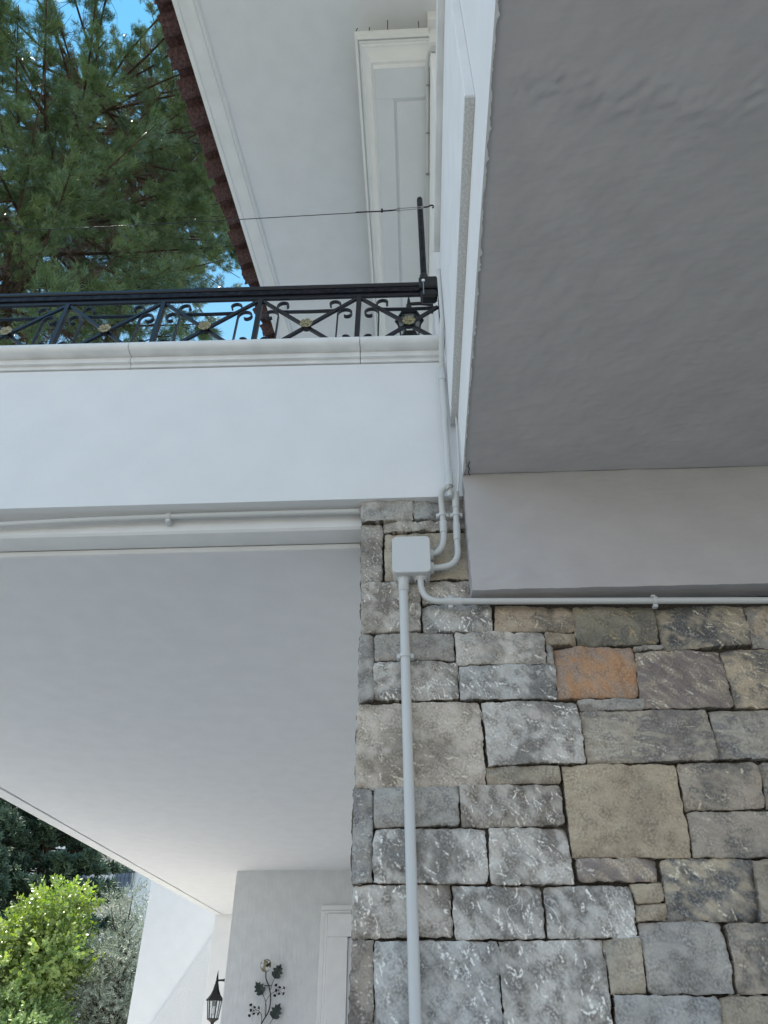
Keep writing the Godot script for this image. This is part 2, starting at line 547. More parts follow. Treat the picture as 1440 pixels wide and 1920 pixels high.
func build_stone_wall():
	var rng := RandomNumberGenerator.new()
	rng.seed = 5
	var nz := FastNoiseLite.new()
	nz.seed = 3
	nz.frequency = 1.0
	nz.fractal_octaves = 2
	nz.noise_type = FastNoiseLite.TYPE_SIMPLEX_SMOOTH
	var maps := rock_textures()
	var m := paint(Color.WHITE, 0.88, 0, 0.35)
	m.albedo_texture = tex(maps[0])
	m.heightmap_enabled = true
	m.heightmap_texture = tex(maps[1])
	m.heightmap_scale = 0.42
	var o := thing("stone_wall", "wall of squared grey and tan rubble stones with dark open joints", "stone wall", Vector3(0.5, 0, -2.2))
	var core := MB.new()
	core.box(Vector3(-0.655, 0, -0.30), Vector3(2.0, 3.235, -0.03), 0.002)
	part(o, "mortar_bed", core.done(), M.mortar)
	var donors := []
	for s in STONES:
		var P := []
		for k in 4: P.append(Vector2(s[k * 2], s[k * 2 + 1]))
		var cen: Vector2 = (P[0] + P[1] + P[2] + P[3]) / 4
		for k in 4: P[k] += (P[k] - cen).sign() * rng.randf_range(.001, .0045)
		var st := part(o, "stone", stone_mesh(P, rng, nz, cen), m, Vector3(cen.x - 0.5, cen.y, 0))
		if s[8] == 3: st.set_meta("label", "rust orange stone with grey flecks")
		if absf(P[0].x - P[1].x) > 0.14 and absf(P[0].y - P[3].y) > 0.09:
			donors.append(Rect2(P[3].x + 0.012, P[3].y + 0.008, P[1].x - P[3].x - 0.03, P[0].y - P[3].y - 0.02))
	# courses outside the picture: down to the ground and on to the right
	var cells := []
	var y := 1.508
	while y > 0.02:
		var h: float = min(rng.randf_range(0.11, 0.2), y - 0.005)
		if y - h < 0.06: h = y - 0.005
		var x := -0.195
		while x < 2.45:
			var w := rng.randf_range(0.16, 0.36)
			cells.append(Rect2(x, y - h, w, h))
			x += w + 0.006
		y -= h + 0.006
	for s in STONES:
		if s[2] > 1.05 and s[0] > 0.7:
			var x: float = max(s[2], s[4]) + 0.008
			while x < 2.45:
				var w := rng.randf_range(0.16, 0.3)
				cells.append(Rect2(x, s[5], w, s[3] - s[5]))
				x += w + 0.006
	for c in cells:
		var j := func(): return rng.randf_range(-0.003, 0.003)
		var P := [Vector2(c.position.x + j.call(), c.end.y + j.call()), Vector2(c.end.x + j.call(), c.end.y + j.call()), Vector2(c.end.x + j.call(), c.position.y + j.call()), Vector2(c.position.x + j.call(), c.position.y + j.call())]
		var cen: Vector2 = c.get_center()
		var dn: Rect2 = donors[rng.randi_range(0, donors.size() - 1)]
		part(o, "stone", stone_mesh(P, rng, nz, cen, dn), m, Vector3(cen.x - 0.5, cen.y, 0))

# ---------------------------------------------------------------- house
const CZ := -2.17      # plane of the balcony fascia

func make_materials():
	var cloud := noise_image(11, 0.012, 512, 512, 5)
	var grain := noise_image(12, 0.09, 512, 512, 3)
	var smear := noise_image(13, 0.03, 128, 512, 5)
	smear.resize(512, 512, Image.INTERPOLATE_CUBIC)
	var brush := noise_image(14, 0.09, 192, 512, 4)
	brush.resize(512, 512, Image.INTERPOLATE_CUBIC)
	var combed := noise_image(15, 0.05, 512, 96, 4)
	combed.resize(512, 512, Image.INTERPOLATE_CUBIC)
	var lump := noise_image(16, 0.03, 512, 512, 5)
	M.white = plaster(Color(.893, .894, .897), Color(.907, .908, .91), cloud, grain, 0.5, 0.0)
	M.ceiling = plaster(Color(.876, .878, .887), Color(.892, .894, .903), lump, lump, 0.3, 0.0)
	M.stucco = plaster(Color(.87, .875, .88), Color(.92, .92, .92), grain, grain, 1.6, 0.9)
	M.combed = plaster(Color(.82, .828, .835), Color(.85, .857, .862), cloud, combed, 0.8, 0.3)
	M.grey = plaster(Color(.728, .714, .716), Color(.752, .738, .74), cloud, brush, 0.7, 0.15, 0.65)
	M.trim = plaster(Color(.885, .887, .89), Color(.91, .912, .915), cloud, grain, 0.7, 0.0)
	M.drip = plaster(Color(.74, .74, .735), Color(.84, .84, .83), grain, grain, 2.2, 0.15)
	M.mortar = plaster(Color(.24, .22, .20), Color(.38, .35, .31), grain, grain, 3.0, 0.0)
	M.marble = plaster(Color(.85, .85, .845), Color(.91, .91, .905), noise_image(17, 0.02, 512, 512, 5), grain, 0.6, 0.0, 0.45)
	M.terracotta = plaster(Color(.27, .205, .20), Color(.45, .35, .335), noise_image(18, 0.05, 256, 256, 4), grain, 3.0, 0.0)
	M.paving = plaster(Color(.80, .795, .79), Color(.86, .855, .85), cloud, grain, 0.6, 0.0)
	M.driveway = plaster(Color(.50, .495, .49), Color(.58, .575, .57), cloud, grain, 0.6, 0.0)
	M.floor = plaster(Color(.70, .69, .68), Color(.76, .75, .74), cloud, grain, 0.6, 0.0)
	M.earth = plaster(Color(.40, .40, .33), Color(.50, .49, .42), cloud, lump, 0.3, 0.0)
	M.bark = plaster(Color(.22, .18, .15), Color(.38, .32, .28), cloud, lump, 1.2, 0.0)
	M.iron = paint(Color(.045, .055, .095), 0.38, 0.0, 0.5)
	M.black = paint(Color(.035, .036, .04), 0.5, 0.0, 0.5)
	var worn := plaster(Color(.035, .04, .065), Color(.16, .16, .19), noise_image(19, 0.04, 256, 256, 4), grain, 2.0, 0.02, 0.45)
	M.worn = worn
	M.pvc = paint(Color(.80, .805, .80), 0.38, 0.0, 0.5)
	M.pvc_box = paint(Color(.82, .825, .825), 0.45, 0.0, 0.5)
	M.steel = paint(Color(.62, .62, .62), 0.35, 0.9, 0.5)
	M.gold = plaster(Color(.42, .39, .29), Color(.68, .65, .53), noise_image(20, 0.08, 128, 128, 3), grain, 6.0, 0.1, 0.5)
	M.patina = paint(Color(.20, .24, .23), 0.55, 0.3, 0.5)
	M.bulb = paint(Color(.92, .93, .93), 0.2)
	var g := paint(Color(.9, .95, .97, 0.18), 0.05)
	g.transparency = BaseMaterial3D.TRANSPARENCY_ALPHA
	M.glass = g
	M.far_white = M.white
	M.far_glass = paint(Color(.35, .42, .5), 0.15)
	M.door = paint(Color(.82, .83, .84), 0.45)

func build_ground():
	var b := MB.new()
	b.quad(Vector3(-300, 0, 300), Vector3(300, 0, 300), Vector3(300, 0, -300), Vector3(-300, 0, -300))
	struct("ground", b.done(), M.earth)
	b = MB.new()
	b.quad(Vector3(-6.5, .004, 9), Vector3(7, .004, 9), Vector3(7, .004, -2.2), Vector3(-6.5, .004, -2.2))
	struct("driveway", b.done(), M.driveway)
	b = MB.new()
	b.quad(Vector3(-7.6, .004, -2.2), Vector3(-3.4, .004, -2.2), Vector3(-3.4, .004, -14.4), Vector3(-7.6, .004, -14.4))
	struct("terrace_paving", b.done(), M.paving)
	b = MB.new()
	b.quad(Vector3(-3.4, .004, -2.2), Vector3(0, .004, -2.2), Vector3(0, .004, -13.6), Vector3(-3.4, .004, -13.6))
	struct("veranda_floor", b.done(), M.floor)

func build_white_balcony():
	var o := thing("white_balcony", "white plastered balcony with marble coping above the open veranda", "balcony", Vector3(-1.6, 3.15, CZ))
	var b := MB.new()
	# front panel: its top follows the coping, which rises slightly to the left
	b.extrude([Vector2(-3.45, 3.25), Vector2(.204, 3.25), Vector2(.204, 4.0), Vector2(-3.45, 4.06)], Vector3(0, 0, -0.088) - o.position + Vector3(0, 0, CZ), Vector3.RIGHT, Vector3.UP, Vector3(0, 0, 0.088))
	part(o, "front_panel", b.done(), M.white)
	boxpart(o, "stepped_lintel", Vector3(-3.44, 3.176, -2.372), Vector3(-.12, 3.9, CZ - 0.09), M.trim, 0.009)
	boxpart(o, "soffit_trim", Vector3(-3.44, 3.1505, -2.385), Vector3(-.12, 3.1758, -2.364), M.trim, .004)
	# flat soffit, slightly uneven
	b = MB.new()
	var nz := FastNoiseLite.new()
	nz.seed = 8
	nz.frequency = 0.8
	var nxs := 60
	var nzs := 150
	for i in nxs:
		for j in nzs:
			var q := []
			for t in [[i, j], [i + 1, j], [i + 1, j + 1], [i, j + 1]]:
				var x: float = lerpf(-3.30, 0.1, float(t[0]) / nxs)
				var z: float = lerpf(-2.366, -13.4, float(t[1]) / nzs)
				q.append(Vector3(x, 3.15 + nz.get_noise_2d(x, z) * 0.006, z) - o.position)
			b.quad(q[0], q[3], q[2], q[1], 1)
	part(o, "soffit", b.done(), M.ceiling)
	boxpart(o, "floor_slab", Vector3(-3.30, 3.17, -13.4), Vector3(.1, 3.95, -2.374), M.white, 0.002)
	b = MB.new()   # edge strip with a drip groove on its inner side
	b.extrude([Vector2(-3.30, 3.165), Vector2(-3.312, 3.165), Vector2(-3.318, 3.146), Vector2(-3.44, 3.146), Vector2(-3.45, 3.156), Vector2(-3.45, 3.95), Vector2(-3.30, 3.95)], Vector3(0, 0, -13.4) - o.position, Vector3.RIGHT, Vector3.UP, Vector3(0, 0, 11.03))
	part(o, "edge_strip", b.done(), M.trim)
	# marble coping in lengths, tilted with the railing
	var prof := [Vector2(-.10, -.10), Vector2(.008, -.10), Vector2(.010, -.080), Vector2(.025, -.080), Vector2(.027, -.058), Vector2(.022, -.056), Vector2(.022, -.047), Vector2(.058, -.046)]
	for k in 9:
		var a := -PI / 2 + PI * k / 8
		prof.append(Vector2(.058 + cos(a) * .022, -.022 + sin(a) * .024))
	prof.append(Vector2(-.26, .002))
	prof.append(Vector2(-.26, -.10))
	var cuts_at := [-3.5, -2.30, -1.252, -.203, .172]
	for i in 4:
		b = MB.new()
		b.extrude(prof, Vector3(cuts_at[i] + .0015 - .15, 0, 0), Vector3(0, 0, 1), Vector3.UP, Vector3(cuts_at[i + 1] - cuts_at[i] - .003, 0, 0))
		var c := part(o, "coping_stone", b.done(), M.marble, Vector3(.15, 4.105, CZ) - o.position)
		c.rotation.z = -0.0168

func spiral(c: Vector2, r0: float, a0: float, turn: float, n := 16) -> Array:
	var o := []
	for i in n + 1:
		var t := float(i) / n
		var a := a0 + turn * t
		var r: float = r0 * pow(1.0 - t * 0.62, 1.0)
		o.append(c + Vector2(cos(a), sin(a)) * r)
	return o

func p3(a: Array) -> Array:
	var o := []
	for q in a: o.append(Vector3(q.x, q.y, 0))
	return o

func build_railing():
	var o := thing("balcony_railing", "black wrought iron railing with crossed bars, scrolls and gold flowers on the marble coping", "railing", Vector3(.15, 4.105, -2.25))
	o.rotation.z = -0.0168
	var b := MB.new()
	b.box(Vector3(-3.6, .535, -.024), Vector3(.02, .562, .024), .005)
	part(o, "handrail", b.done(), M.iron)
	b = MB.new()
	b.box(Vector3(-3.6, .476, -.008), Vector3(.02, .512, .008), .002)
	part(o, "upper_rail", b.done(), M.iron)
	b = MB.new()
	b.box(Vector3(-3.6, .500, -.017), Vector3(.02, .533, .017), .002)
	part(o, "rail_spine", b.done(), M.worn)
	b = MB.new()
	b.box(Vector3(-3.6, .03, -.008), Vector3(.02, .05, .008), .002)
	part(o, "lower_rail", b.done(), M.iron)
	var petal := MB.new()
	for k in 6:
		var a := TAU * k / 6 + .3
		var d := Vector3(cos(a), sin(a), 0)
		var s := Vector3(-sin(a), cos(a), 0)
		var pts := []
		for t in 9:
			var f := PI * t / 8
			pts.append(d * (.010 + .024 * sin(f) ** .7 * (1.0 if t != 4 else .86)) + s * cos(f) * .0155 + Vector3(0, 0, .004 + .007 * sin(f)))
		for t in 8: petal.quad(Vector3(0, 0, .003), pts[t + 1] * 1.0, pts[t], Vector3(0, 0, .0), -1)
		for t in 8:
			petal.tri(Vector3(0, 0, .005), pts[t + 1], pts[t], 1)
	petal.blob(Vector3(0, 0, .007), Vector3(.008, .008, .006), 5)
	var petals := petal.done()
	var sc := MB.new()
	# one scroll bar: horizontal with curled-up ends; and one upright with an inward curl
	var top := []
	var sp := spiral(Vector2(-.125, .425), .043, -PI * .45, -PI * 1.75)
	sp.reverse()
	top.append_array(sp)
	top.append(Vector2(0, .380))
	var sp2 := spiral(Vector2(.125, .425), .043, -PI * .55, PI * 1.75)
	top.append_array(sp2)
	sc.bar(p3(top), Vector3(0, 0, 1), .018, .006)
	var scroll_top := sc.done()
	sc = MB.new()
	var low := []
	for q in top: low.append(Vector2(q.x, .52 - q.y))
	sc.bar(p3(low), Vector3(0, 0, 1), .018, .006)
	var scroll_low := sc.done()
	var up := [[], []]
	for k in 2:
		var s := 1 if k == 0 else -1
		var path := []
		var a := spiral(Vector2(s * .060, .352), .042, 0.0 if s > 0 else PI, s * PI * 1.7)
		a.reverse()
		path.append_array(a)
		path.append(Vector2(s * .102, .26))
		var c := spiral(Vector2(s * .060, .168), .042, 0.0 if s > 0 else PI, -s * PI * 1.7)
		path.append_array(c)
		var mb := MB.new()
		mb.bar(p3(path), Vector3(0, 0, 1), .018, .006)
		up[k] = mb.done()
	var post := MB.new()
	post.box(Vector3(-.012, -.005, -.012), Vector3(.012, .478, .012), .002)
	var postm := post.done()
	var disc := MB.new()
	disc.tube([Vector3(0, 0, -.01), Vector3(0, 0, .012)], .024, 14)
	var discm := disc.done()
	var diag := []
	for s in [-1, 1]:
		var mb := MB.new()
		mb.bar([Vector3(-.236, .26 - s * .205, 0), Vector3(0, .26, 0), Vector3(.236, .26 + s * .205, 0)], Vector3(0, 0, 1), .014, .016)
		diag.append(mb.done())
	for i in 8:
		var fx := .014 - .15 - .5 * i           # flower of this panel
		var px := fx - .25                      # post to its left
		if i == 0:
			# half panel against the wall: its right-hand post is a thin flat bar
			var mb := MB.new()
			mb.box(Vector3(.010, -.005, -.012), Vector3(.016, .478, .012), .001)
			part(o, "end_bar", mb.done(), M.iron)
			for s in [-1, 1]:
				mb = MB.new()
				mb.bar([Vector3(-.236, .26 - s * .205, 0), Vector3(0, .26, 0), Vector3(.143, .26 + s * .124, 0)], Vector3(0, 0, 1), .014, .016)
				part(o, "cross_bar", mb.done(), M.iron, Vector3(fx, 0, .001 * s))
			mb = MB.new()
			var half := []
			for q in top:
				if q.x < .143 and not (q.y > .381 and q.x > .05): half.append(q)
			half.append(Vector2(.143, .384))
			mb.bar(p3(half), Vector3(0, 0, 1), .018, .006)
			part(o, "scroll", mb.done(), M.iron, Vector3(fx, 0, -.004))
		else:
			for k in 2: part(o, "cross_bar", diag[k], M.iron, Vector3(fx, 0, .001 * (k * 2 - 1)))
			part(o, "scroll", scroll_top, M.iron, Vector3(fx, 0, -.004))
			part(o, "scroll", scroll_low, M.iron, Vector3(fx, 0, -.004))
		part(o, "boss", discm, M.iron, Vector3(fx, .26, 0))
		part(o, "flower", petals, M.gold, Vector3(fx, .262, .014))
		if px > -3.6:
			part(o, "post", postm, M.iron, Vector3(px, 0, 0))
			for k in 2: part(o, "scroll", up[k], M.iron, Vector3(px, 0, -.003))

func build_clothesline():
	var o := thing("clothesline_pole", "scuffed dark blue metal pole clamped upright to the end of the iron railing", "pole", Vector3(.103, 4.60, -2.25))
	var b := MB.new()
	var path := []
	var rad := []
	for q in [[.06, .0165], [.86, .0165], [.870, .0150], [.877, .010], [.880, .002]]:
		path.append(Vector3(0, q[0], 0)); rad.append(q[1])
	b.tube(path, rad, 16)
	part(o, "tube", b.done(), M.worn)
	b = MB.new()
	b.tube([Vector3(0, .06, 0), Vector3(0, .145, 0), Vector3(0, .15, 0)], [.0215, .0215, .018], 16)
	part(o, "socket", b.done(), M.black)
	b = MB.new()
	b.box(Vector3(-.028, .005, -.035), Vector3(.066, .095, .038), .008)
	part(o, "clamp_plate", b.done(), M.black)
	b = MB.new()
	b.box(Vector3(-.022, -.055, -.03), Vector3(.062, .004, .030), .012)
	part(o, "clamp_jaw", b.done(), M.black)
	b = MB.new()
	b.tube([Vector3(-.006, .052, .036), Vector3(-.006, .052, .044)], .0085, 12)
	part(o, "bolt", b.done(), M.bulb)
	b = MB.new()
	b.tube([Vector3(-.006, .04, .041), Vector3(-.006, -.05, .036)], .003, 8)
	part(o, "pin", b.done(), M.steel)
	o = thing("clothesline", "thin dark clothesline wire stretched by a turnbuckle hooked on the pole", "clothesline", Vector3(.1, 5.345, -2.228))
	b = MB.new()
	var w := []
	for i in 17:
		var t := i / 16.0
		w.append(Vector3(lerpf(-.215, -3.6, t), lerpf(-.021, -.028, t) - .018 * sin(PI * t), lerpf(0, -.02, t)))
	b.tube(w, .0022, 6)
	part(o, "wire", b.done(), M.black)
	b = MB.new()
	b.tube([Vector3(-.215, -.021, 0), Vector3(-.36, -.020, 0)], .0035, 6)
	part(o, "wire_splice", b.done(), M.black)
	b = MB.new()
	b.tube([Vector3(-.213, -.034, .004), Vector3(-.213, -.008, .004)], .006, 8)
	part(o, "wire_clip", b.done(), M.black)
	b = MB.new()
	b.tube(arc(Vector3(-.197, -.019, 0), Vector3(.013, 0, 0), Vector3(0, .006, 0), 14, 0, TAU), .0022, 6)
	b.tube([Vector3(-.184, -.019, 0), Vector3(-.128, -.013, 0)], .0040, 8)
	part(o, "eye_bolt", b.done(), M.black)
	b = MB.new()
	for s in [-1, 1]: b.tube([Vector3(-.128, -.012 + s * .009, 0), Vector3(.012, -.001 + s * .009, 0)], .0024, 6)
	b.box(Vector3(-.132, -.023, -.006), Vector3(-.110, -.001, .006), .003)
	b.box(Vector3(.008, -.011, -.006), Vector3(.022, .011, .006), .003)
	part(o, "turnbuckle_frame", b.done(), M.steel)
	b = MB.new()
	b.tube(curve([Vector3(.02, 0, 0), Vector3(.045, .004, 0), Vector3(.058, .014, 0), Vector3(.070, .018, 0), Vector3(.078, .010, 0), Vector3(.077, -.002, 0), Vector3(.071, -.008, 0)], 5), .0042, 8)
	part(o, "hook", b.done(), M.black)

func build_grey_overhang():
	var o := thing("overhanging_balcony", "upper balcony with rough grey painted underside and white side face", "balcony", Vector3(1.6, 3.317, -0.9))
	var b := MB.new()
	var nz := FastNoiseLite.new()
	nz.seed = 21
	nz.frequency = 1.0
	nz.fractal_octaves = 3
	var rid := FastNoiseLite.new()
	rid.seed = 4
	rid.frequency = 1.0
	rid.fractal_type = FastNoiseLite.FRACTAL_RIDGED
	rid.fractal_octaves = 3
	var ridge := PackedVector2Array([Vector2(.28, -.73), Vector2(.452, -.774), Vector2(.527, -.783), Vector2(.582, -.763), Vector2(.678, -.808), Vector2(.768, -.82), Vector2(.84, -.75)])
	var xs := []
	var x := .206
	while x < 1.7:
		xs.append(x); x += .012
	while x < 3.0:
		xs.append(x); x += .06
	var zs := []
	var z := -2.12
	while z < -.35:
		zs.append(z); z += .012
	while z < 1.45:
		zs.append(z); z += .06
	var H := []
	for i in xs.size():
		var row := []
		for j in zs.size():
			var p := Vector2(xs[i], zs[j])
			var d := 9.0
			for k in ridge.size() - 1:
				d = min(d, p.distance_to(Geometry2D.get_closest_point_to_segment(p, ridge[k], ridge[k + 1])))
			var near := exp(-d * d / .0022)
			var edge := clampf((p.x - .206) / .06, 0, 1) * clampf((p.y + 2.12) / .05, 0.15, 1)
			var h := nz.get_noise_2dv(p * 3) * .005 + nz.get_noise_2dv(p * 13) * .0022
			h += rid.get_noise_2dv(p * Vector2(14, 30)) * .0011 * clampf(nz.get_noise_2dv(p * 2.5 + Vector2(8, 1)) * 3 + .4, 0, 1)
			h -= near * (rid.get_noise_2dv(p * Vector2(16, 26) + Vector2(3, 7)) * .009 + .003)
			row.append(Vector3(p.x, 3.317 + h * edge, p.y) - o.position)
		H.append(row)
	for i in xs.size() - 1:
		for j in zs.size() - 1:
			b.quad(H[i][j], H[i + 1][j], H[i + 1][j + 1], H[i][j + 1], 1)
	part(o, "underside", b.done(), M.grey)
	boxpart(o, "slab", Vector3(.208, 3.33, -2.5), Vector3(3.0, 3.60, 1.42), M.grey, .003)
	# white side: smooth lower band, projecting panel above it, capped by a coping
	boxpart(o, "side_band", Vector3(.2035, 3.309, -2.168), Vector3(.2075, 4.6, 1.45), M.white, .003)
	boxpart(o, "parapet", Vector3(.209, 3.61, -2.5), Vector3(.34, 4.6, 1.45), M.white, .003)
	boxpart(o, "side_panel", Vector3(.175, 3.619, CZ + .012), Vector3(.2045, 4.6, -.885), M.trim, .003)
	boxpart(o, "panel_soffit", Vector3(.1755, 3.608, CZ + .012), Vector3(.2034, 3.6185, -.886), M.drip, .001)
	boxpart(o, "coping", Vector3(.146, 4.602, -2.02), Vector3(.37, 4.640, 1.45), M.marble, .004)
	b = MB.new()     # white paint that strayed onto the grey underside: a ragged strip
	var rng := RandomNumberGenerator.new()
	rng.seed = 9
	var prev := .003
	var zz := -2.10
	while zz < 1.3:
		var nxt: float = clampf(prev + rng.randf_range(-.003, .003), .0, .005)
		if rng.randf() < .06: nxt = .009
		b.quad(Vector3(.2035, 3.3085, zz) - o.position, Vector3(.207 + prev, 3.3125, zz) - o.position, Vector3(.207 + nxt, 3.3125, zz + .008) - o.position, Vector3(.2035, 3.3085, zz + .008) - o.position)
		prev = nxt
		zz += .008
	part(o, "paint_edge", b.done(), M.white)
	# beam under the overhang, against the stone wall
	b = MB.new()
	var cols := 110
	var rowsn := 44
	var G := []
	for i in cols + 1:
		var row := []
		for j in rowsn + 1:
			var gx := lerpf(.206, 2.45, float(i) / cols)
			var gy := lerpf(2.812, 3.32, float(j) / rowsn)
			var low := exp(-pow((gy - 2.86) / .04, 2))
			var h := nz.get_noise_2d(gx * 4 + 9, gy * 9) * .003 + rid.get_noise_2d(gx * 5, gy * 26) * (.0010 + .0045 * low)
			h *= clampf((gy - 2.812) / .012, .2, 1) * clampf((gx - .206) / .02, .2, 1)
			row.append(Vector3(gx + nz.get_noise_2d(5, gy * 30) * .004 * float(i == 0), gy + nz.get_noise_2d(gx * 14, 3) * .003 * float(j == 0), -2.125 + h) - o.position)
		G.append(row)
	for i in cols:
		for j in rowsn:
			b.quad(G[i][j], G[i + 1][j], G[i + 1][j + 1], G[i][j + 1], 1)
		b.quad(G[i][0], G[i][0] + Vector3(0, .003, -.095), G[i + 1][0] + Vector3(0, .003, -.095), G[i + 1][0], 4)
	for j in rowsn:
		b.quad(G[0][j], G[0][j + 1], G[0][j + 1] + Vector3(-.004, 0, -.095), G[0][j] + Vector3(-.004, 0, -.095), 5)
	part(o, "wall_beam", b.done(), M.grey)
	b = MB.new()
	b.tube(curve([Vector3(.2265, 3.3135, -2.045), Vector3(.2225, 3.3135, -2.070), Vector3(.2285, 3.3135, -2.085), Vector3(.2255, 3.3135, -2.105), Vector3(.2315, 3.310, -2.119)], 4), .0018, 5)
	var cr := part(o, "crack", b.done(), M.mortar, -o.position)
	cr.set_meta("label", "thin dark crack at the inner corner")

func eave_x(z: float) -> float:
	return -1.42 + (z + 1.667) * (-.2136 / 2.853)

func build_roof():
	var o := thing("roof_eave", "overhanging roof eave with smooth white soffit, moulded edge and terracotta barrel tiles", "roof", Vector3(0, 6.9, -4))
	var b := MB.new()
	var z0 := .9
	var z1 := -9.6
	var A := Vector3(eave_x(z0) + .16, 6.9, z0)
	var B := Vector3(eave_x(z1) + .16, 6.9, z1)
	b.quad(A - o.position, B - o.position, Vector3(3.2, 6.9, z1) - o.position, Vector3(3.2, 6.9, z0) - o.position)
	part(o, "soffit", b.done(), M.ceiling)
	# edge board with a small step moulding on its inner side
	b = MB.new()
	var path := [A - o.position, B - o.position]
	b.mould([Vector2(-.004, 0), Vector2(.004, -.016), Vector2(.012, -.022), Vector2(.022, -.022), Vector2(.030, -.034), Vector2(.125, -.034), Vector2(.128, -.042), Vector2(.158, -.042), Vector2(.160, .04)], path, -1)
	part(o, "edge_moulding", b.done(), M.trim)
	# roof deck above, sloping up to the right
	b = MB.new()
	var s := tan(deg_to_rad(20))
	for q in [[-.10, 3.3]]:
		var a0 := Vector3(eave_x(z0), 6.945, z0) - o.position
		var b0 := Vector3(eave_x(z1), 6.945, z1) - o.position
		var a1 := Vector3(3.3, 6.945 + (3.3 - eave_x(z0)) * s, z0) - o.position
		var b1 := Vector3(3.3, 6.945 + (3.3 - eave_x(z1)) * s, z1) - o.position
		b.quad(a0, a1, b1, b0)
		b.quad(a0, b0, b0 + Vector3(0, -.02, 0), a0 + Vector3(0, -.02, 0))
	part(o, "roof_deck", b.done(), M.terracotta)
	# barrel tiles: a trough tile, then a cover tile over each joint
	var rng := RandomNumberGenerator.new()
	rng.seed = 31
	var tiles := []
	for kind in 2:
		for v in 3:
			var mb := MB.new()
			var n := 10
			var ro := .066 if kind == 0 else .080
			var len := .46
			var t := .014
			var rows := []
			for e in 2:
				var rr: float = ro * (1.0 if e == 0 else (1.12 if kind == 0 else .86))
				var outer := []
				var inner := []
				for k in n + 1:
					var a := PI * k / n
					var sy := -1.0 if kind == 0 else 1.0
					var wob := 1 + rng.randf_range(-.02, .02)
					outer.append(Vector3(e * len + (rng.randf_range(-.006, .006) if e == 0 else 0.0), sy * sin(a) * rr * .62 * wob, cos(a) * rr))
					inner.append(Vector3(e * len, sy * sin(a) * (rr - t) * .62 * wob - (0.0 if kind == 0 else .004), cos(a) * (rr - t)))
					inner[k].x = outer[k].x
				rows.append([outer, inner])
			for k in n:
				if kind == 0:
					mb.quad(rows[0][0][k], rows[0][0][k + 1], rows[1][0][k + 1], rows[1][0][k], 1)
					mb.quad(rows[0][1][k + 1], rows[0][1][k], rows[1][1][k], rows[1][1][k + 1], 2)
				else:
					mb.quad(rows[0][0][k + 1], rows[0][0][k], rows[1][0][k], rows[1][0][k + 1], 1)
					mb.quad(rows[0][1][k], rows[0][1][k + 1], rows[1][1][k + 1], rows[1][1][k], 2)
				mb.face([rows[0][0][k], rows[0][0][k + 1], rows[0][1][k + 1], rows[0][1][k]], Vector3(.3, 0, 0))
			for e in [0, n]:
				mb.quad(rows[0][0][e], rows[0][1][e], rows[1][1][e], rows[1][0][e], -1)
			tiles.append(mb.done())
	var turn := atan2(-.2136, 2.853)
	var z := z0
	var i := 0
	while z > -7.4:
		for kind in 2:
			var zz := z - (.098 if kind == 1 else 0.0)
			var t := part(o, "roof_tile", tiles[kind * 3 + rng.randi_range(0, 2)], M.terracotta)
			t.position = Vector3(eave_x(zz) - .165 + rng.randf_range(-.018, .018) + (.015 if kind == 1 else 0.0), 6.985 + (.030 if kind == 1 else 0.0), zz + rng.randf_range(-.006, .006)) - o.position
			t.rotation = Vector3(0, -turn * -1.0, deg_to_rad(20) + rng.randf_range(-.03, .03))
		z -= .196
		i += 1

func build_cornice_beam():
	var o := thing("cornice_beam", "white moulded beam with a sunk panel under the roof soffit", "beam", Vector3(0, 6.5, -4))
	var b := MB.new()
	var path := [Vector3(.2, 0, -1.965) - Vector3(0, 0, -4), Vector3(-.157, 0, -1.965) - Vector3(0, 0, -4), Vector3(-.157, 0, -9.4) - Vector3(0, 0, -4)]
	var prof := [Vector2(-.004, 0), Vector2(0, .002), Vector2(.002, .05), Vector2(.016, .052)]
	for k in 7:
		var a := PI / 2 * k / 6
		prof.append(Vector2(.018 + .052 * (1 - cos(a)), .054 + .11 * sin(a)))
	prof.append_array([Vector2(.074, .176), Vector2(.086, .176), Vector2(.088, .200), Vector2(.094, .200), Vector2(.096, .190), Vector2(.100, .190), Vector2(.102, .225), Vector2(.112, .232), Vector2(.117, .245), Vector2(.117, .268), Vector2(.110, .275), Vector2(-.05, .29)])
	b.mould(prof, path, -1)
	part(o, "crown_moulding", b.done(), M.trim)
	# underside with a sunk panel: border strips, groove and field
	b = MB.new()
	var L := -.155
	var R := .2
	var N := -1.967
	var F := -9.4
	for q in [[L, N, R, -2.150, 0.0], [L, -2.150, -.032, F, 0.0], [-.016, -2.170, R, F, .003]]:
		b.box(Vector3(q[0], q[4], q[3] + 4), Vector3(q[2], q[4] + .2, q[1] + 4), .004)
	b.box(Vector3(L + .01, .014, F + 4), Vector3(R, .21, N + 4 - .01), .001)
	part(o, "sunk_panel", b.done(), M.white)
	b = MB.new()
	b.box(Vector3(L + .02, .2, F + 4), Vector3(R, .402, -1.99 + 4), .003)
	part(o, "beam_core", b.done(), M.white)
	# thin spikes against birds on the ledge
	var rng := RandomNumberGenerator.new()
	rng.seed = 2
	for q in [[-.265, .03, .25], [-.18, .035, .1], [-.061, .13, 0.0], [.138, .09, 0.0]]:
		b = MB.new()
		b.tube([Vector3(0, 0, 0), Vector3(q[2] * .04, q[1], .01)], .0028, 6)
		part(o, "spike", b.done(), M.black, Vector3(q[0], .268, 2.148))

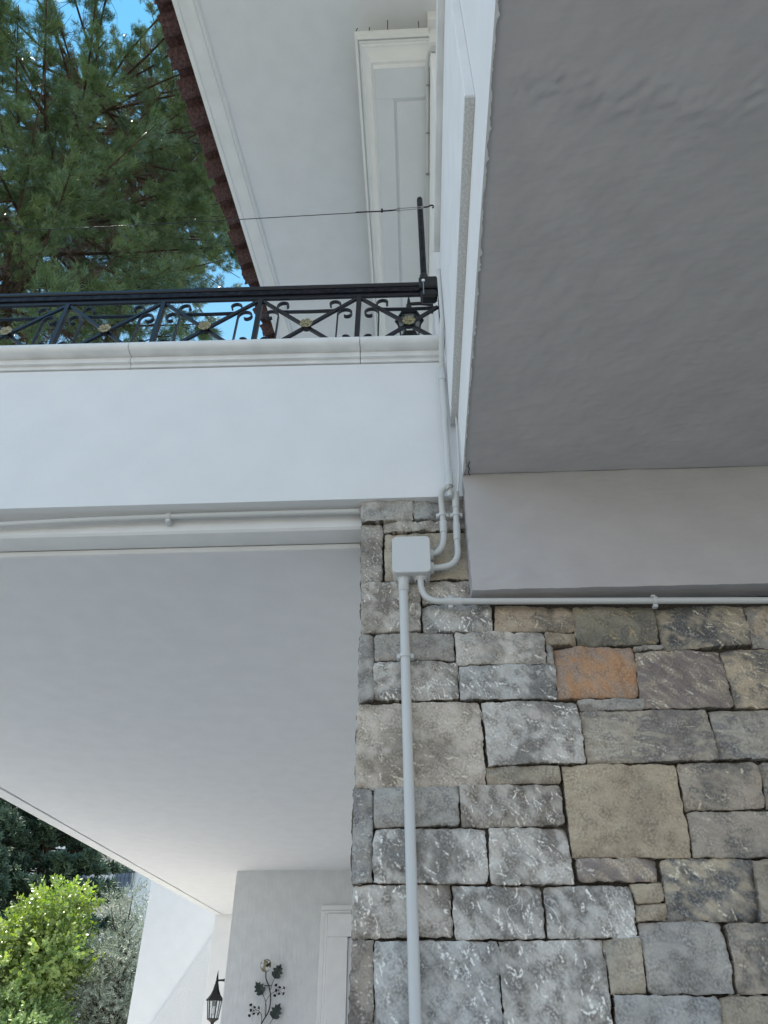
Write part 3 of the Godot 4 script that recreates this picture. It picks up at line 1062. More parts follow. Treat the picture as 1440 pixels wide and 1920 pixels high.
func build_house_walls():
	var o := thing("upper_wall", "white upper storey wall meeting the moulded beam beside the overhang", "wall", Vector3(1.6, 4.0, -5.6))
	boxpart(o, "wall", Vector3(.2, 3.95, -9.4), Vector3(3.0, 6.905, -1.86), M.white, .003)
	boxpart(o, "corner_pier", Vector3(.196, 6.775, -9.3), Vector3(3.0, 6.9, -1.80), M.trim, .004)
	o = thing("veranda_side_wall", "white side wall of the house behind the stone pier", "wall", Vector3(1.4, 0, -5.8))
	boxpart(o, "wall", Vector3(-.10, .006, -9.4), Vector3(2.5, 3.3, -2.5), M.white, .003)
	o = thing("upper_rear_wall", "white wall at the back of the upper balcony", "wall", Vector3(-.6, 3.95, -9.6))
	boxpart(o, "wall", Vector3(-1.0, 3.955, -9.8), Vector3(3.0, 6.895, -9.405), M.white, .003)
	# veranda back wall with its door
	o = thing("veranda_back_wall", "grey white combed plaster wall at the back of the veranda", "wall", Vector3(-1.2, 0, -9.5))
	boxpart(o, "wall", Vector3(-2.213, .006, -9.8), Vector3(.1, 3.16, -9.405), M.combed, .004)
	o = thing("door_surround", "white moulded surround of the recessed door at the back of the veranda", "door", Vector3(-.55, 0, -9.4))
	for q in [[-1.16, 2.772, .032, .055], [-1.105, 2.717, .046, .032], [-1.073, 2.685, .060, .235]]:
		var w: float = q[3]
		boxpart(o, "jamb", Vector3(q[0], .006, -9.404), Vector3(q[0] + w - .001, q[1] - w, -9.40 + q[2]), M.trim, .006)
		boxpart(o, "head", Vector3(q[0], q[1] - w + .001, -9.404), Vector3(.08, q[1], -9.40 + q[2]), M.trim, .006)
	boxpart(o, "reveal", Vector3(-.838, .006, -9.398), Vector3(.08, 2.449, -9.393), M.door, .001)
	boxpart(o, "frame", Vector3(-.835, .006, -9.392), Vector3(-.775, 2.445, -9.365), M.door, .004)
	boxpart(o, "leaf", Vector3(-.760, .02, -9.392), Vector3(.06, 2.43, -9.375), M.door, .004)
	o = thing("veranda_end_wall", "bright white wall closing the far end of the veranda", "wall", Vector3(-2.8, 0, -13.5))
	boxpart(o, "wall", Vector3(-3.44, .006, -13.8), Vector3(-1.8, 3.94, -13.41), M.white, .004)
	o = thing("garden_wall", "tall smooth white wall beyond the veranda with a rough sloping flank", "wall", Vector3(-4.2, 0, -14.4))
	boxpart(o, "wall", Vector3(-4.99, .006, -14.9), Vector3(-3.3, 4.6, -14.5), M.white, .006)
	var b := MB.new()
	b.extrude([Vector2(-3.45, 3.34), Vector2(-4.985, 1.02), Vector2(-4.985, .006), Vector2(-3.45, .006)], Vector3(0, 0, -14.498) - o.position, Vector3.RIGHT, Vector3.UP, Vector3(0, 0, .05))
	part(o, "sloping_flank", b.done(), M.stucco)

# ---------------------------------------------------------------- electrical fittings
func rounded(w: float, h: float, r: float, n := 5) -> Array:
	var o := []
	for q in [[1, 1, 0], [-1, 1, 1], [-1, -1, 2], [1, -1, 3]]:
		for i in n + 1:
			var a: float = PI / 2 * (q[2] + float(i) / n)
			o.append(Vector2(q[0] * (w / 2 - r) + cos(a) * r, q[1] * (h / 2 - r) + sin(a) * r))
	return o

func clip_mesh(r: float) -> ArrayMesh:   # saddle clip round a pipe that runs along x
	var b := MB.new()
	b.bar(arc(Vector3.ZERO, Vector3(0, 1, 0) * (r + .0015), Vector3(0, 0, 1) * (r + .0015), 12, 0, PI), Vector3(1, 0, 0), .014, .003)
	for s in [-1, 1]:
		b.box(Vector3(-.008, s * (r + .006) - .006, -r - .006), Vector3(.008, s * (r + .006) + .006, .001), .002)
	return b.done()

func build_conduits():
	var z := -2.16
	var pos := Vector3(0, 2.96, -2.19)
	var o := thing("junction_box", "square pale grey plastic junction box on the top of the stone pier", "junction box", pos)
	var b := MB.new()
	b.extrude(rounded(.130, .146, .014), Vector3(0, 0, -.02), Vector3.RIGHT, Vector3.UP, Vector3(0, 0, .062))
	part(o, "body", b.done(), M.pvc_box, Vector3(0, .003, 0))
	b = MB.new()
	var r0 := rounded(.136, .152, .017)
	var r1 := rounded(.132, .148, .016)
	b.extrude(r0, Vector3(0, 0, .042), Vector3.RIGHT, Vector3.UP, Vector3(0, 0, .022))
	for i in r0.size():
		var j := (i + 1) % r0.size()
		b.quad(Vector3(r0[i].x, r0[i].y, .064), Vector3(r0[j].x, r0[j].y, .064), Vector3(r1[j].x, r1[j].y, .0675), Vector3(r1[i].x, r1[i].y, .0675), 1)
		b.tri(Vector3(r1[i].x, r1[i].y, .0675), Vector3(r1[j].x, r1[j].y, .0675), Vector3(0, 0, .0675), 2)
	part(o, "lid", b.done(), M.pvc_box, Vector3(0, .003, 0))
	var gr := MB.new()
	gr.lathe([Vector2(.026, 0), Vector2(.026, -.005), Vector2(.023, -.005), Vector2(.023, -.010), Vector2(.020, -.010), Vector2(.020, -.015), Vector2(.016, -.016)], Vector3.ZERO, 20, false)
	var grm := gr.done()
	for x in [-.030, .030]: part(o, "grommet", grm, M.pvc_box, Vector3(x, -.069, .022))
	for y in [.028, -.028]:
		var g := part(o, "grommet", grm, M.pvc_box, Vector3(.064, y, .018))
		g.rotation.z = PI / 2
	# thick upright pipe
	o = thing("thick_conduit", "thick pale grey pipe running down the stone pier from the junction box", "conduit", Vector3(-.03, 0, z))
	b = MB.new()
	b.tube([Vector3(-.0005, 2.84, 0), Vector3(.010, 1.5, 0), Vector3(.013, .01, 0)], .0158, 18)
	part(o, "pipe", b.done(), M.pvc)
	b = MB.new()
	b.tube([Vector3(0, 2.882, 0), Vector3(0, 2.832, 0), Vector3(0, 2.83, 0)], [.0185, .0185, .0165], 18)
	part(o, "coupling", b.done(), M.pvc)
	var cm := clip_mesh(.0158)
	for q in [[2.59, .0015], [1.30, .0105]]:
		var c := part(o, "pipe_clip", cm, M.pvc, Vector3(q[1], q[0], 0))
		c.rotation.z = PI / 2
	# pipe to the right under the grey beam
	o = thing("beam_conduit", "slim pale grey pipe running level under the grey beam across the stone wall", "conduit", Vector3(.03, 2.79, z))
	b = MB.new()
	b.tube(curve([Vector3(0, .095, .004), Vector3(.002, .055, 0), Vector3(.016, .020, 0), Vector3(.046, .003, 0), Vector3(.085, -.001, 0)], 7), .0112, 14)
	part(o, "bend", b.done(), M.pvc)
	b = MB.new()
	b.tube([Vector3(.078, -.001, 0), Vector3(.14, -.002, 0)], .0138, 14)
	part(o, "coupling", b.done(), M.pvc)
	b = MB.new()
	b.tube([Vector3(.14, -.002, 0), Vector3(1.16, -.024, 0), Vector3(2.4, -.05, 0)], .0112, 14)
	part(o, "pipe", b.done(), M.pvc)
	cm = clip_mesh(.0115)
	for q in [[.100, -.001], [.790, -.0155]]: part(o, "pipe_clip", cm, M.pvc, Vector3(q[0], q[1], 0))
	# two bends from the side of the box up to the corner
	for k in 2:
		var lab: String = ["ribbed flexible hose curving from the junction box to the balcony corner, nearer the box", "pale grey pipe curving from the junction box up beside the grey beam"][k]
		o = thing(["flexible_hose", "curved_conduit"][k], lab, "conduit", Vector3(.12, 3.0, z))
		b = MB.new()
		var path: Array = [[Vector3(-.05, -.012, -.008), Vector3(-.026, -.005, -.006), Vector3(-.008, .018, -.002), Vector3(.000, .05, 0), Vector3(.001, .085, 0)],
			[Vector3(-.05, -.070, -.008), Vector3(-.01, -.070, -.004), Vector3(.026, -.058, -.002), Vector3(.046, -.024, 0), Vector3(.048, .03, 0), Vector3(.049, .06, 0)]][k]
		b.tube(curve(path, 7), .0115, 14)
		part(o, "bend", b.done(), M.pvc)
		b = MB.new()
		if k == 0:
			b.tube([Vector3(.001, .075, 0), Vector3(.0012, .125, 0)], .0138, 14)
			part(o, "coupling", b.done(), M.pvc)
			b = MB.new()
			var rp := []
			var rr := []
			var cv := curve([Vector3(.0012, .12, 0), Vector3(.000, .18, .002), Vector3(-.001, .225, .008), Vector3(.006, .252, .022), Vector3(.022, .262, .034), Vector3(.03, .25, .036)], 24)
			for i in cv.size():
				rp.append(cv[i]); rr.append(.0118 if i % 4 < 2 else .0100)
			b.tube(rp, rr, 14)
			part(o, "ribbed_hose", b.done(), M.pvc)
		else:
			b.tube([Vector3(.0485, .04, 0), Vector3(.050, .115, 0)], .0138, 14)
			part(o, "coupling", b.done(), M.pvc)
			b = MB.new()
			b.tube([Vector3(.050, .11, 0), Vector3(.052, .19, .002)], .0115, 14)
			part(o, "pipe", b.done(), M.pvc)
			b = MB.new()
			b.tube([Vector3(.052, .185, .002), Vector3(.054, .25, .012)], .0138, 14)
			part(o, "end_sleeve", b.done(), M.pvc)
		var c := part(o, "pipe_clip", cm, M.pvc, [Vector3(.000, .155, .001), Vector3(.0515, .155, .001)][k])
		c.rotation.z = PI / 2
	# riser in the corner
	o = thing("corner_riser", "grey pipe rising in the corner between white balcony and overhang", "conduit", Vector3(.152, 3.25, -2.135))
	b = MB.new()
	b.tube([Vector3(0, .02, 0), Vector3(.000, .62, 0)], .0125, 16)
	part(o, "pipe", b.done(), M.pvc)
	b = MB.new()
	b.tube([Vector3(0, .02, 0), Vector3(0, .085, 0), Vector3(0, .087, 0)], [.0155, .0155, .013], 16)
	part(o, "coupling", b.done(), M.pvc)
	b = MB.new()
	b.tube([Vector3(0, -.03, .002), Vector3(0, .03, 0)], .0105, 14)
	part(o, "tail", b.done(), M.pvc)
	b = MB.new()
	b.tube([Vector3(.001, .60, 0), Vector3(.002, .67, .004), Vector3(.002, .672, .004)], [.0155, .0155, .013], 16)
	part(o, "coupling", b.done(), M.pvc)
	b = MB.new()
	var rp := []
	var rr := []
	for i in 110:
		var t := i / 109.0
		rp.append(Vector3(.002 + .012 * t * t, .665 + .235 * t, .004 + .085 * sin(PI * .5 * min(1.0, t * 1.6))))
		rr.append(.0128 if i % 4 < 2 else .0108)
	b.tube(rp, rr, 14)
	part(o, "ribbed_hose", b.done(), M.pvc)
	b = MB.new()
	b.tube([Vector3(.013, .89, .088), Vector3(.014, 1.27, .075)], .0095, 14)
	part(o, "upper_pipe", b.done(), M.pvc)
	b = MB.new()   # thin cable beside it
	b.tube(curve([Vector3(.044, .35, .03), Vector3(.0435, .25, .028), Vector3(.040, .12, .022), Vector3(.034, .03, .02), Vector3(.026, -.03, .03)], 6), .0045, 8)
	part(o, "cable", b.done(), M.pvc)
	# sagging pipe along the lintel of the veranda
	o = thing("lintel_conduit", "slightly sagging grey pipe clipped along the underside edge of the white balcony", "conduit", Vector3(-.95, 3.23, -2.225))
	b = MB.new()
	b.tube(curve([Vector3(.80, .001, 0), Vector3(.35, .002, 0), Vector3(.0, .0, 0), Vector3(-.35, -.006, 0), Vector3(-.75, -.016, -.004), Vector3(-1.4, -.03, -.006)], 6), .0108, 14)
	part(o, "pipe", b.done(), M.pvc)
	for x in [0.0, -1.25]:
		b = MB.new()
		b.box(Vector3(x - .010, -.026, -.03), Vector3(x + .010, -.010, .004), .003)
		b.box(Vector3(x - .010, .010, -.03), Vector3(x + .010, .020, .004), .003)
		b.bar(arc(Vector3(x, 0, 0), Vector3(0, 1, 0) * .0122, Vector3(0, 0, 1) * .0122, 10, 0, PI), Vector3(1, 0, 0), .018, .003)
		part(o, "pipe_clip", b.done(), M.pvc)
	# pipe on the upper wall by the moulded beam
	o = thing("eave_conduit", "thin grey pipe bending along the wall beside the moulded beam", "conduit", Vector3(.186, 6.47, -2.3))
	b = MB.new()
	b.tube(curve([Vector3(.030, -.03, .47), Vector3(.018, -.015, .455), Vector3(0, .0, .40), Vector3(-.004, .006, .32), Vector3(-.002, .006, .24), Vector3(.0, .004, -.1), Vector3(.002, .0, -.6)], 7), .011, 12)
	part(o, "pipe", b.done(), M.pvc)
	b = MB.new()
	b.box(Vector3(.012, -.055, .445), Vector3(.05, -.01, .485), .004)
	part(o, "cable_gland", b.done(), M.pvc)
	for zz in [.24, -.06, -.34]:
		b = MB.new()
		b.box(Vector3(-.013, -.014, zz - .005), Vector3(.013, -.008, zz + .005), .002)
		b.box(Vector3(.008, -.022, zz - .005), Vector3(.015, -.004, zz + .005), .002)
		part(o, "pipe_clip", b.done(), M.steel)
	b = MB.new()
	b.box(Vector3(-.012, -.02, -1.15), Vector3(.013, .02, -.35), .003)
	part(o, "trunking", b.done(), M.pvc)

# ---------------------------------------------------------------- lanterns and wall ornament
func build_lantern(at: Vector3, arm: float, label: String):
	var o := thing("wall_lantern", label, "lantern", at)
	var b := MB.new()
	b.lathe([Vector2(.100, -.006), Vector2(.102, .004), Vector2(.086, .018), Vector2(.058, .050), Vector2(.036, .095), Vector2(.022, .150), Vector2(.016, .165), Vector2(.0, .168)], Vector3.ZERO, 6, false)
	b.lathe([Vector2(.0, -.006), Vector2(.100, -.006)], Vector3.ZERO, 6, false)
	part(o, "roof", b.done(), M.black)
	b = MB.new()
	b.lathe([Vector2(.014, .16), Vector2(.020, .172), Vector2(.011, .185), Vector2(.013, .20), Vector2(.008, .24), Vector2(.001, .285)], Vector3.ZERO, 10)
	part(o, "finial", b.done(), M.black)
	for k in 6:
		var a := TAU * k / 6
		var d := Vector3(cos(a), 0, -sin(a))
		b = MB.new()
		b.bar([d * .082 + Vector3(0, -.004, 0), d * .059 + Vector3(0, -.168, 0)], Vector3(-d.z, 0, d.x), .011, .008)
		part(o, "cage_bar", b.done(), M.black)
		var a2 := TAU * (k + 1) / 6
		var e := Vector3(cos(a2), 0, -sin(a2))
		b = MB.new()
		b.quad(d * .078 + Vector3(0, -.008, 0), d * .056 + Vector3(0, -.166, 0), e * .056 + Vector3(0, -.166, 0), e * .078 + Vector3(0, -.008, 0))
		part(o, "pane", b.done(), M.glass)
	b = MB.new()
	b.lathe([Vector2(.0, -.166), Vector2(.066, -.166), Vector2(.068, -.176), Vector2(.050, -.188), Vector2(.022, -.205), Vector2(.016, -.222), Vector2(.024, -.232), Vector2(.012, -.246), Vector2(.0, -.248)].map(func(v): return v), Vector3.ZERO, 6, false)
	part(o, "base", b.done(), M.black)
	b = MB.new()
	b.tube([Vector3(0, -.01, 0), Vector3(0, -.055, 0)], .018, 10)
	part(o, "lamp_holder", b.done(), M.black)
	b = MB.new()
	b.tube([Vector3(0, -.055, 0), Vector3(0, -.075, 0), Vector3(0, -.12, 0), Vector3(0, -.14, 0)], [.014, .021, .021, .006], 12)
	part(o, "bulb", b.done(), M.bulb)
	b = MB.new()
	b.extrude([Vector2(0, .176), Vector2(arm * .5, .176), Vector2(arm - .01, .160), Vector2(arm - .01, .215), Vector2(arm * .5, .196), Vector2(0, .194)], Vector3(0, 0, -.008), Vector3.RIGHT, Vector3.UP, Vector3(0, 0, .016))
	b.box(Vector3(arm - .014, .10, -.03), Vector3(arm, .27, .03), .004)
	part(o, "bracket", b.done(), M.black)

func leaf_shape(b: MB, at: Vector3, dir: Vector2, size: float):
	var d := Vector3(dir.x, dir.y, 0).normalized()
	var s := Vector3(-d.y, d.x, 0)
	var out := [[0, 0], [.12, .30], [.30, .38], [.36, .24], [.52, .42], [.60, .22], [.78, .26], [.80, .12], [1.0, 0]]
	for sd in [-1, 1]:
		for i in out.size() - 1:
			var p: Vector3 = at + (d * out[i][0] + s * out[i][1] * sd) * size + Vector3(0, 0, .012 * out[i][1])
			var q: Vector3 = at + (d * out[i + 1][0] + s * out[i + 1][1] * sd) * size + Vector3(0, 0, .012 * out[i + 1][1])
			var m0: Vector3 = at + d * out[i][0] * size + Vector3(0, 0, -.004)
			var m1: Vector3 = at + d * out[i + 1][0] * size + Vector3(0, 0, -.004)
			for off in [0.0, -.002]:
				var w := Vector3(0, 0, off)
				if (sd > 0) == (off < 0): b.quad(m0 + w, m1 + w, q + w, p + w)
				else: b.quad(p + w, q + w, m1 + w, m0 + w)
	b.tube([at + Vector3(0, 0, .001), at + d * size * .85 + Vector3(0, 0, .001)], .0022, 5)

func build_ornament():
	var o := thing("metal_flower_ornament", "dark metal flower stem ornament with leaves and a golden bloom on the veranda wall", "wall ornament", Vector3(-1.7, 1.6, -9.36))
	var b := MB.new()
	b.tube(curve([Vector3(-.045, .53, .01), Vector3(-.040, .455, 0), Vector3(.0, .38, 0), Vector3(.028, .28, 0), Vector3(.018, .16, 0), Vector3(-.05, .045, 0), Vector3(-.085, -.10, 0), Vector3(-.06, -.3, 0)], 6), .0065, 8)
	part(o, "stem", b.done(), M.black)
	for q in [[Vector3(.02, .35, 0), Vector3(.035, .41, .004), Vector3(.055, .455, .006)], [Vector3(-.01, .10, 0), Vector3(-.015, .22, .004), Vector3(-.06, .31, .006)],
			[Vector3(-.015, .10, 0), Vector3(-.02, .24, .004), Vector3(.035, .315, .006), Vector3(.10, .345, .006)], [Vector3(-.05, .045, 0), Vector3(-.055, .12, .004), Vector3(-.09, .16, .006), Vector3(-.13, .17, .006)], [Vector3(-.085, -.06, 0), Vector3(0.0, -.01, .004), Vector3(.07, .09, .006)]]:
		b = MB.new()
		b.tube(curve(q, 6), .0032, 6)
		part(o, "twig", b.done(), M.black)
	for q in [[Vector3(.055, .455, .006), Vector2(.42, .9), .155], [Vector3(-.06, .31, .006), Vector2(-.62, .78), .15], [Vector3(.07, .09, .006), Vector2(.45, .9), .16]]:
		b = MB.new()
		leaf_shape(b, q[0], q[1], q[2])
		part(o, "leaf", b.done(), M.patina)
	var bl := MB.new()
	for k in 5:
		var a := TAU * k / 5
		bl.tube([Vector3(cos(a) * .009, sin(a) * .009, -.001), Vector3(cos(a) * .009, sin(a) * .009, .002)], .0085, 7)
	var blossom := bl.done()
	for q in [[Vector3(.115, .345, .01), 7], [Vector3(-.145, .165, .01), 7], [Vector3(.09, -.03, .01), 6]]:
		for k in q[1]:
			var a: float = TAU * k / q[1] + .4
			var r := .062 if k % 2 == 0 else .03
			var e := Vector3(cos(a) * r, sin(a) * r, .004)
			b = MB.new()
			b.tube([q[0], q[0] + e], .002, 5)
			part(o, "stalk", b.done(), M.black)
			var f := part(o, "blossom", blossom, M.black, q[0] + e)
			f.rotation = Vector3(sin(a) * .9, -cos(a) * .9, 0)
	var rng := RandomNumberGenerator.new()
	rng.seed = 6
	for k in 26:
		var u := rng.randf_range(-.2, 1)
		var a := rng.randf_range(0, TAU)
		var n := Vector3(cos(a) * sqrt(1 - u * u), sin(a) * sqrt(1 - u * u), u)
		var f := part(o, "golden_floret", blossom, M.gold if rng.randf() < .7 else M.patina, Vector3(-.045, .575, .05) + n * .058)
		f.basis = aim(rng, n) * Basis(Vector3.RIGHT, -PI / 2)
	for y in [.39, -.005]:
		b = MB.new()
		b.box(Vector3(-.035, -.004, -.04), Vector3(.035, .004, -.002), .002)
		part(o, "wall_bracket", b.done(), M.black, Vector3(-.02 if y > 0 else -.075, y, 0))

# ---------------------------------------------------------------- trees
func leaf_mat(back: Color, rough := 0.45) -> StandardMaterial3D:
	var m := paint(Color.WHITE, rough, 0, 0.5)
	m.vertex_color_use_as_albedo = true
	m.backlight_enabled = true
	m.backlight = back
	m.cull_mode = BaseMaterial3D.CULL_DISABLED
	return m

func foliage(parent: Node3D, called: String, mesh: Mesh, m: Material, xs: Array, cs: Array):
	var mm := MultiMesh.new()
	mm.transform_format = MultiMesh.TRANSFORM_3D
	mm.use_colors = true
	mm.mesh = mesh
	mm.instance_count = xs.size()
	for i in xs.size():
		mm.set_instance_transform(i, xs[i])
		mm.set_instance_color(i, cs[i])
	var o := MultiMeshInstance3D.new()
	o.name = called
	o.multimesh = mm
	o.material_override = m
	o.set_meta("kind", "stuff")
	parent.add_child(o, true)

func aim(rng: RandomNumberGenerator, d: Vector3) -> Basis:   # y axis along d, random roll
	var y := d.normalized()
	var x := y.cross(Vector3(.3, .2, .9)).normalized()
	var z := x.cross(y)
	return Basis(x, y, z) * Basis(Vector3.UP, rng.randf_range(0, TAU))

func rdir(rng: RandomNumberGenerator) -> Vector3:
	var u := rng.randf_range(-1, 1)
	var a := rng.randf_range(0, TAU)
	return Vector3(cos(a) * sqrt(1 - u * u), u, sin(a) * sqrt(1 - u * u))

# a brush of long needles pointing forward and out
func needle_tuft(rng: RandomNumberGenerator, n: int, L: float, w: float, spread: float) -> ArrayMesh:
	var b := MB.new()
	for k in n:
		var base := Vector3(0, rng.randf_range(-.06, .0) * L / .1, 0)
		var a := rng.randf_range(0, TAU)
		var t := rng.randf_range(.15, spread)
		var d := Vector3(cos(a) * sin(t), cos(t), sin(a) * sin(t))
		var s := d.cross(rdir(rng)).normalized() * w
		var l := L * rng.randf_range(.7, 1.1)
		var mid := base + d * l * .6
		var tip := base + d * l + Vector3(0, -.006, 0)
		b.tri(base - s * .7, base + s * .7, mid + s, -1)
		b.tri(base - s * .7, mid + s, mid - s, -1)
		b.tri(mid - s, mid + s, tip, -1)
	return b.done()

func build_pine(label: String, at0: Vector3, top: float, low: float, high: float, limb_count: int, reach: Callable, seed_: int, tone_a: Color, tone_b: Color):
	var rng := RandomNumberGenerator.new()
	rng.seed = seed_
	var o := thing("pine_tree", label, "tree", at0, "tall pines beyond the eave")
	var b := MB.new()
	var path := []
	var rad := []
	for i in 15:
		var t := i / 14.0
		path.append(Vector3(sin(t * 4.0) * .25, t * top, cos(t * 3) * .2 - .2))
		rad.append(lerpf(.30, .04, t))
	b.tube(path, rad, 10)
	part(o, "trunk", b.done(), M.bark)
	var limbs := MB.new()
	var dead := MB.new()
	var xs := []
	var cs := []
	var dx := []
	var dc := []
	for i in limb_count:
		var h := lerpf(low, high, pow(float(i) / (limb_count - 1), .95))
		var t := h / top
		var at := Vector3(sin(t * 4.0) * .25, h, cos(t * 3) * .2 - .2)
		var az := i * 2.399 + rng.randf_range(-.4, .4)
		var R: float = reach.call(h) * rng.randf_range(.74, 1.06)
		var d := Vector3(cos(az), 0, sin(az))
		var rise := rng.randf_range(-.05, .35) * R
		var tip := at + d * R + Vector3(0, rise, 0)
		var bend := at + d * R * .5 + Vector3(rng.randf_range(-.2, .2), rise * .25 - .12, rng.randf_range(-.2, .2))
		var limb := curve([at, bend, tip], 5)
		limbs.tube(limb, range(limb.size()).map(func(k): return lerpf(.036, .006, float(k) / (limb.size() - 1))), 6, false)
		var leafy := rng.randi_range(11, 20)
		for q in leafy:
			var u := rng.randf_range(.2, 1.0)
			var p: Vector3 = limb[int(u * (limb.size() - 1))]
			var sd := (d + rdir(rng) * 1.0 + Vector3(0, .12, 0)).normalized()
			var L := rng.randf_range(.3, .8) * (1.15 - u * .45)
			var e := p + sd * L
			var tw := [p, p + sd * L * .5 + rdir(rng) * .06, e]
			limbs.tube(tw, [.010, .006, .003], 4, false)
			var dry := u < .45 and rng.randf() < .55
			var hue := rng.randf()
			var puff := rng.randf_range(.06, .15)
			for k in 22:
				var f := rng.randf_range(.2, 1.05)
				var c: Vector3 = p.lerp(e, f) + rdir(rng) * puff
				var dir := (sd + rdir(rng) * .7 + Vector3(0, .3, 0)).normalized()
				var tr := Transform3D(aim(rng, dir).scaled(Vector3.ONE * rng.randf_range(.75, 1.4)), c)
				if dry:
					if k < 9:
						dx.append(tr); dc.append(Color(.17, .115, .085) * rng.randf_range(.7, 1.2))
				else:
					xs.append(tr)
					cs.append(tone_a.lerp(tone_b, clampf(hue * .7 + rng.randf() * .3, 0, 1)))
		for k in 16:   # bare twigs
			var p: Vector3 = limb[rng.randi_range(1, 6)]
			var e := p + rdir(rng) * rng.randf_range(.3, .8)
			dead.tube([p, p.lerp(e, .5) + rdir(rng) * .1, e], [.006, .004, .0018], 4, false)
	part(o, "limbs", limbs.done(), M.bark)
	part(o, "dead_twigs", dead.done(), M.bark)
	foliage(o, "needles", needle_tuft(rng, 30, .115, .0019, 1.05), leaf_mat(Color(.30, .38, .12), .3), xs, cs)
	foliage(o, "dry_needles", needle_tuft(rng, 24, .11, .0016, 1.3), leaf_mat(Color(.05, .03, .02), .7), dx, dc)

# a leafy tree: clumps of leaves on limbs inside an uneven egg
func build_leafy(called: String, label: String, at: Vector3, size: Vector3, mid_y: float, leaf: Mesh, m: Material, clumps: int, per: int, spread: float, tone_a: Color, tone_b: Color, seed_: int, scale := Vector2(.8, 1.25), droop := 0.0, group := ""):
	var rng := RandomNumberGenerator.new()
	rng.seed = seed_
	var o := thing(called, label, "tree" if mid_y > 2 else "shrub", at, group)
	var b := MB.new()
	b.tube(curve([Vector3.ZERO, Vector3(.05, mid_y * .4, .03), Vector3(-.04, mid_y * .8, 0), Vector3(0, mid_y + size.y * .6, 0)], 4), range(13).map(func(k): return lerpf(.10, .02, k / 12.0)), 8)
	part(o, "trunk", b.done(), M.bark)
	b = MB.new()
	var xs := []
	var cs := []
	for i in clumps:
		var d := rdir(rng)
		var r := pow(rng.randf(), .4)
		var c := d * r * size + Vector3(0, mid_y, 0)
		c += d * size * rng.randf_range(-.10, .16)
		var root := Vector3(0, clampf(c.y - size.y * .35, .2, mid_y + size.y * .5), 0)
		b.tube([root, root.lerp(c, .55) + rdir(rng) * .08, c], [.022, .014, .005], 5, false)
		var shade := rng.randf_range(.78, 1.2)
		for k in per:
			var off := rdir(rng) * pow(rng.randf(), .5) * spread * Vector3(1, .75, 1)
			var p := c + off
			var dir := (off.normalized() + d * .5 + rdir(rng) * .8 + Vector3(0, .2 - droop, 0)).normalized()
			xs.append(Transform3D(aim(rng, dir).scaled(Vector3.ONE * rng.randf_range(scale.x, scale.y)), p))
			cs.append(tone_a.lerp(tone_b, rng.randf()) * shade)
	part(o, "limbs", b.done(), M.bark)
	foliage(o, "crown", leaf, m, xs, cs)

func sprig(rng: RandomNumberGenerator, n: int, L: float, w: float, len: float, tilt: float) -> ArrayMesh:   # twig with folded leaves
	var b := MB.new()
	for k in n:
		var y := len * (k + .5) / n
		var a := k * 2.4 + rng.randf_range(-.4, .4)
		var t := tilt * rng.randf_range(.6, 1.3)
		var d := Vector3(cos(a) * sin(t), cos(t), sin(a) * sin(t))
		var s := d.cross(Vector3(-sin(a), .2, cos(a))).cross(d).normalized()
		var n2 := d.cross(s)
		var base := Vector3(0, y, 0)
		var l := L * rng.randf_range(.75, 1.15)
		var pts := [[.0, .0], [.28, .42], [.55, .5], [.8, .3], [1.0, 0.0]]
		for sd in [-1, 1]:
			for i in 4:
				var m0: Vector3 = base + d * l * pts[i][0]
				var m1: Vector3 = base + d * l * pts[i + 1][0] + n2 * (-.12 * l * pts[i + 1][0] * pts[i + 1][0])
				var e0: Vector3 = base + d * l * pts[i][0] + s * w * pts[i][1] * sd + n2 * w * .18 * pts[i][1]
				var e1: Vector3 = m1 + s * w * pts[i + 1][1] * sd + n2 * w * .18 * pts[i + 1][1]
				if i > 0: m0 += n2 * (-.12 * l * pts[i][0] * pts[i][0]); e0 += n2 * (-.12 * l * pts[i][0] * pts[i][0])
				if i > 0: b.tri(m0, e0, e1, -1)
				b.tri(m0, e1, m1, -1)
	return b.done()

func cypress_spray(rng: RandomNumberGenerator) -> ArrayMesh:
	var b := MB.new()
	for k in 16:
		var d := (rdir(rng) + Vector3(0, 1.1, 0)).normalized()
		var base := rdir(rng) * .03
		var l := rng.randf_range(.07, .15)
		b.tube([base, base + d * l * .6, base + d * l], [.011, .014, .003], 4, false)
	return b.done()

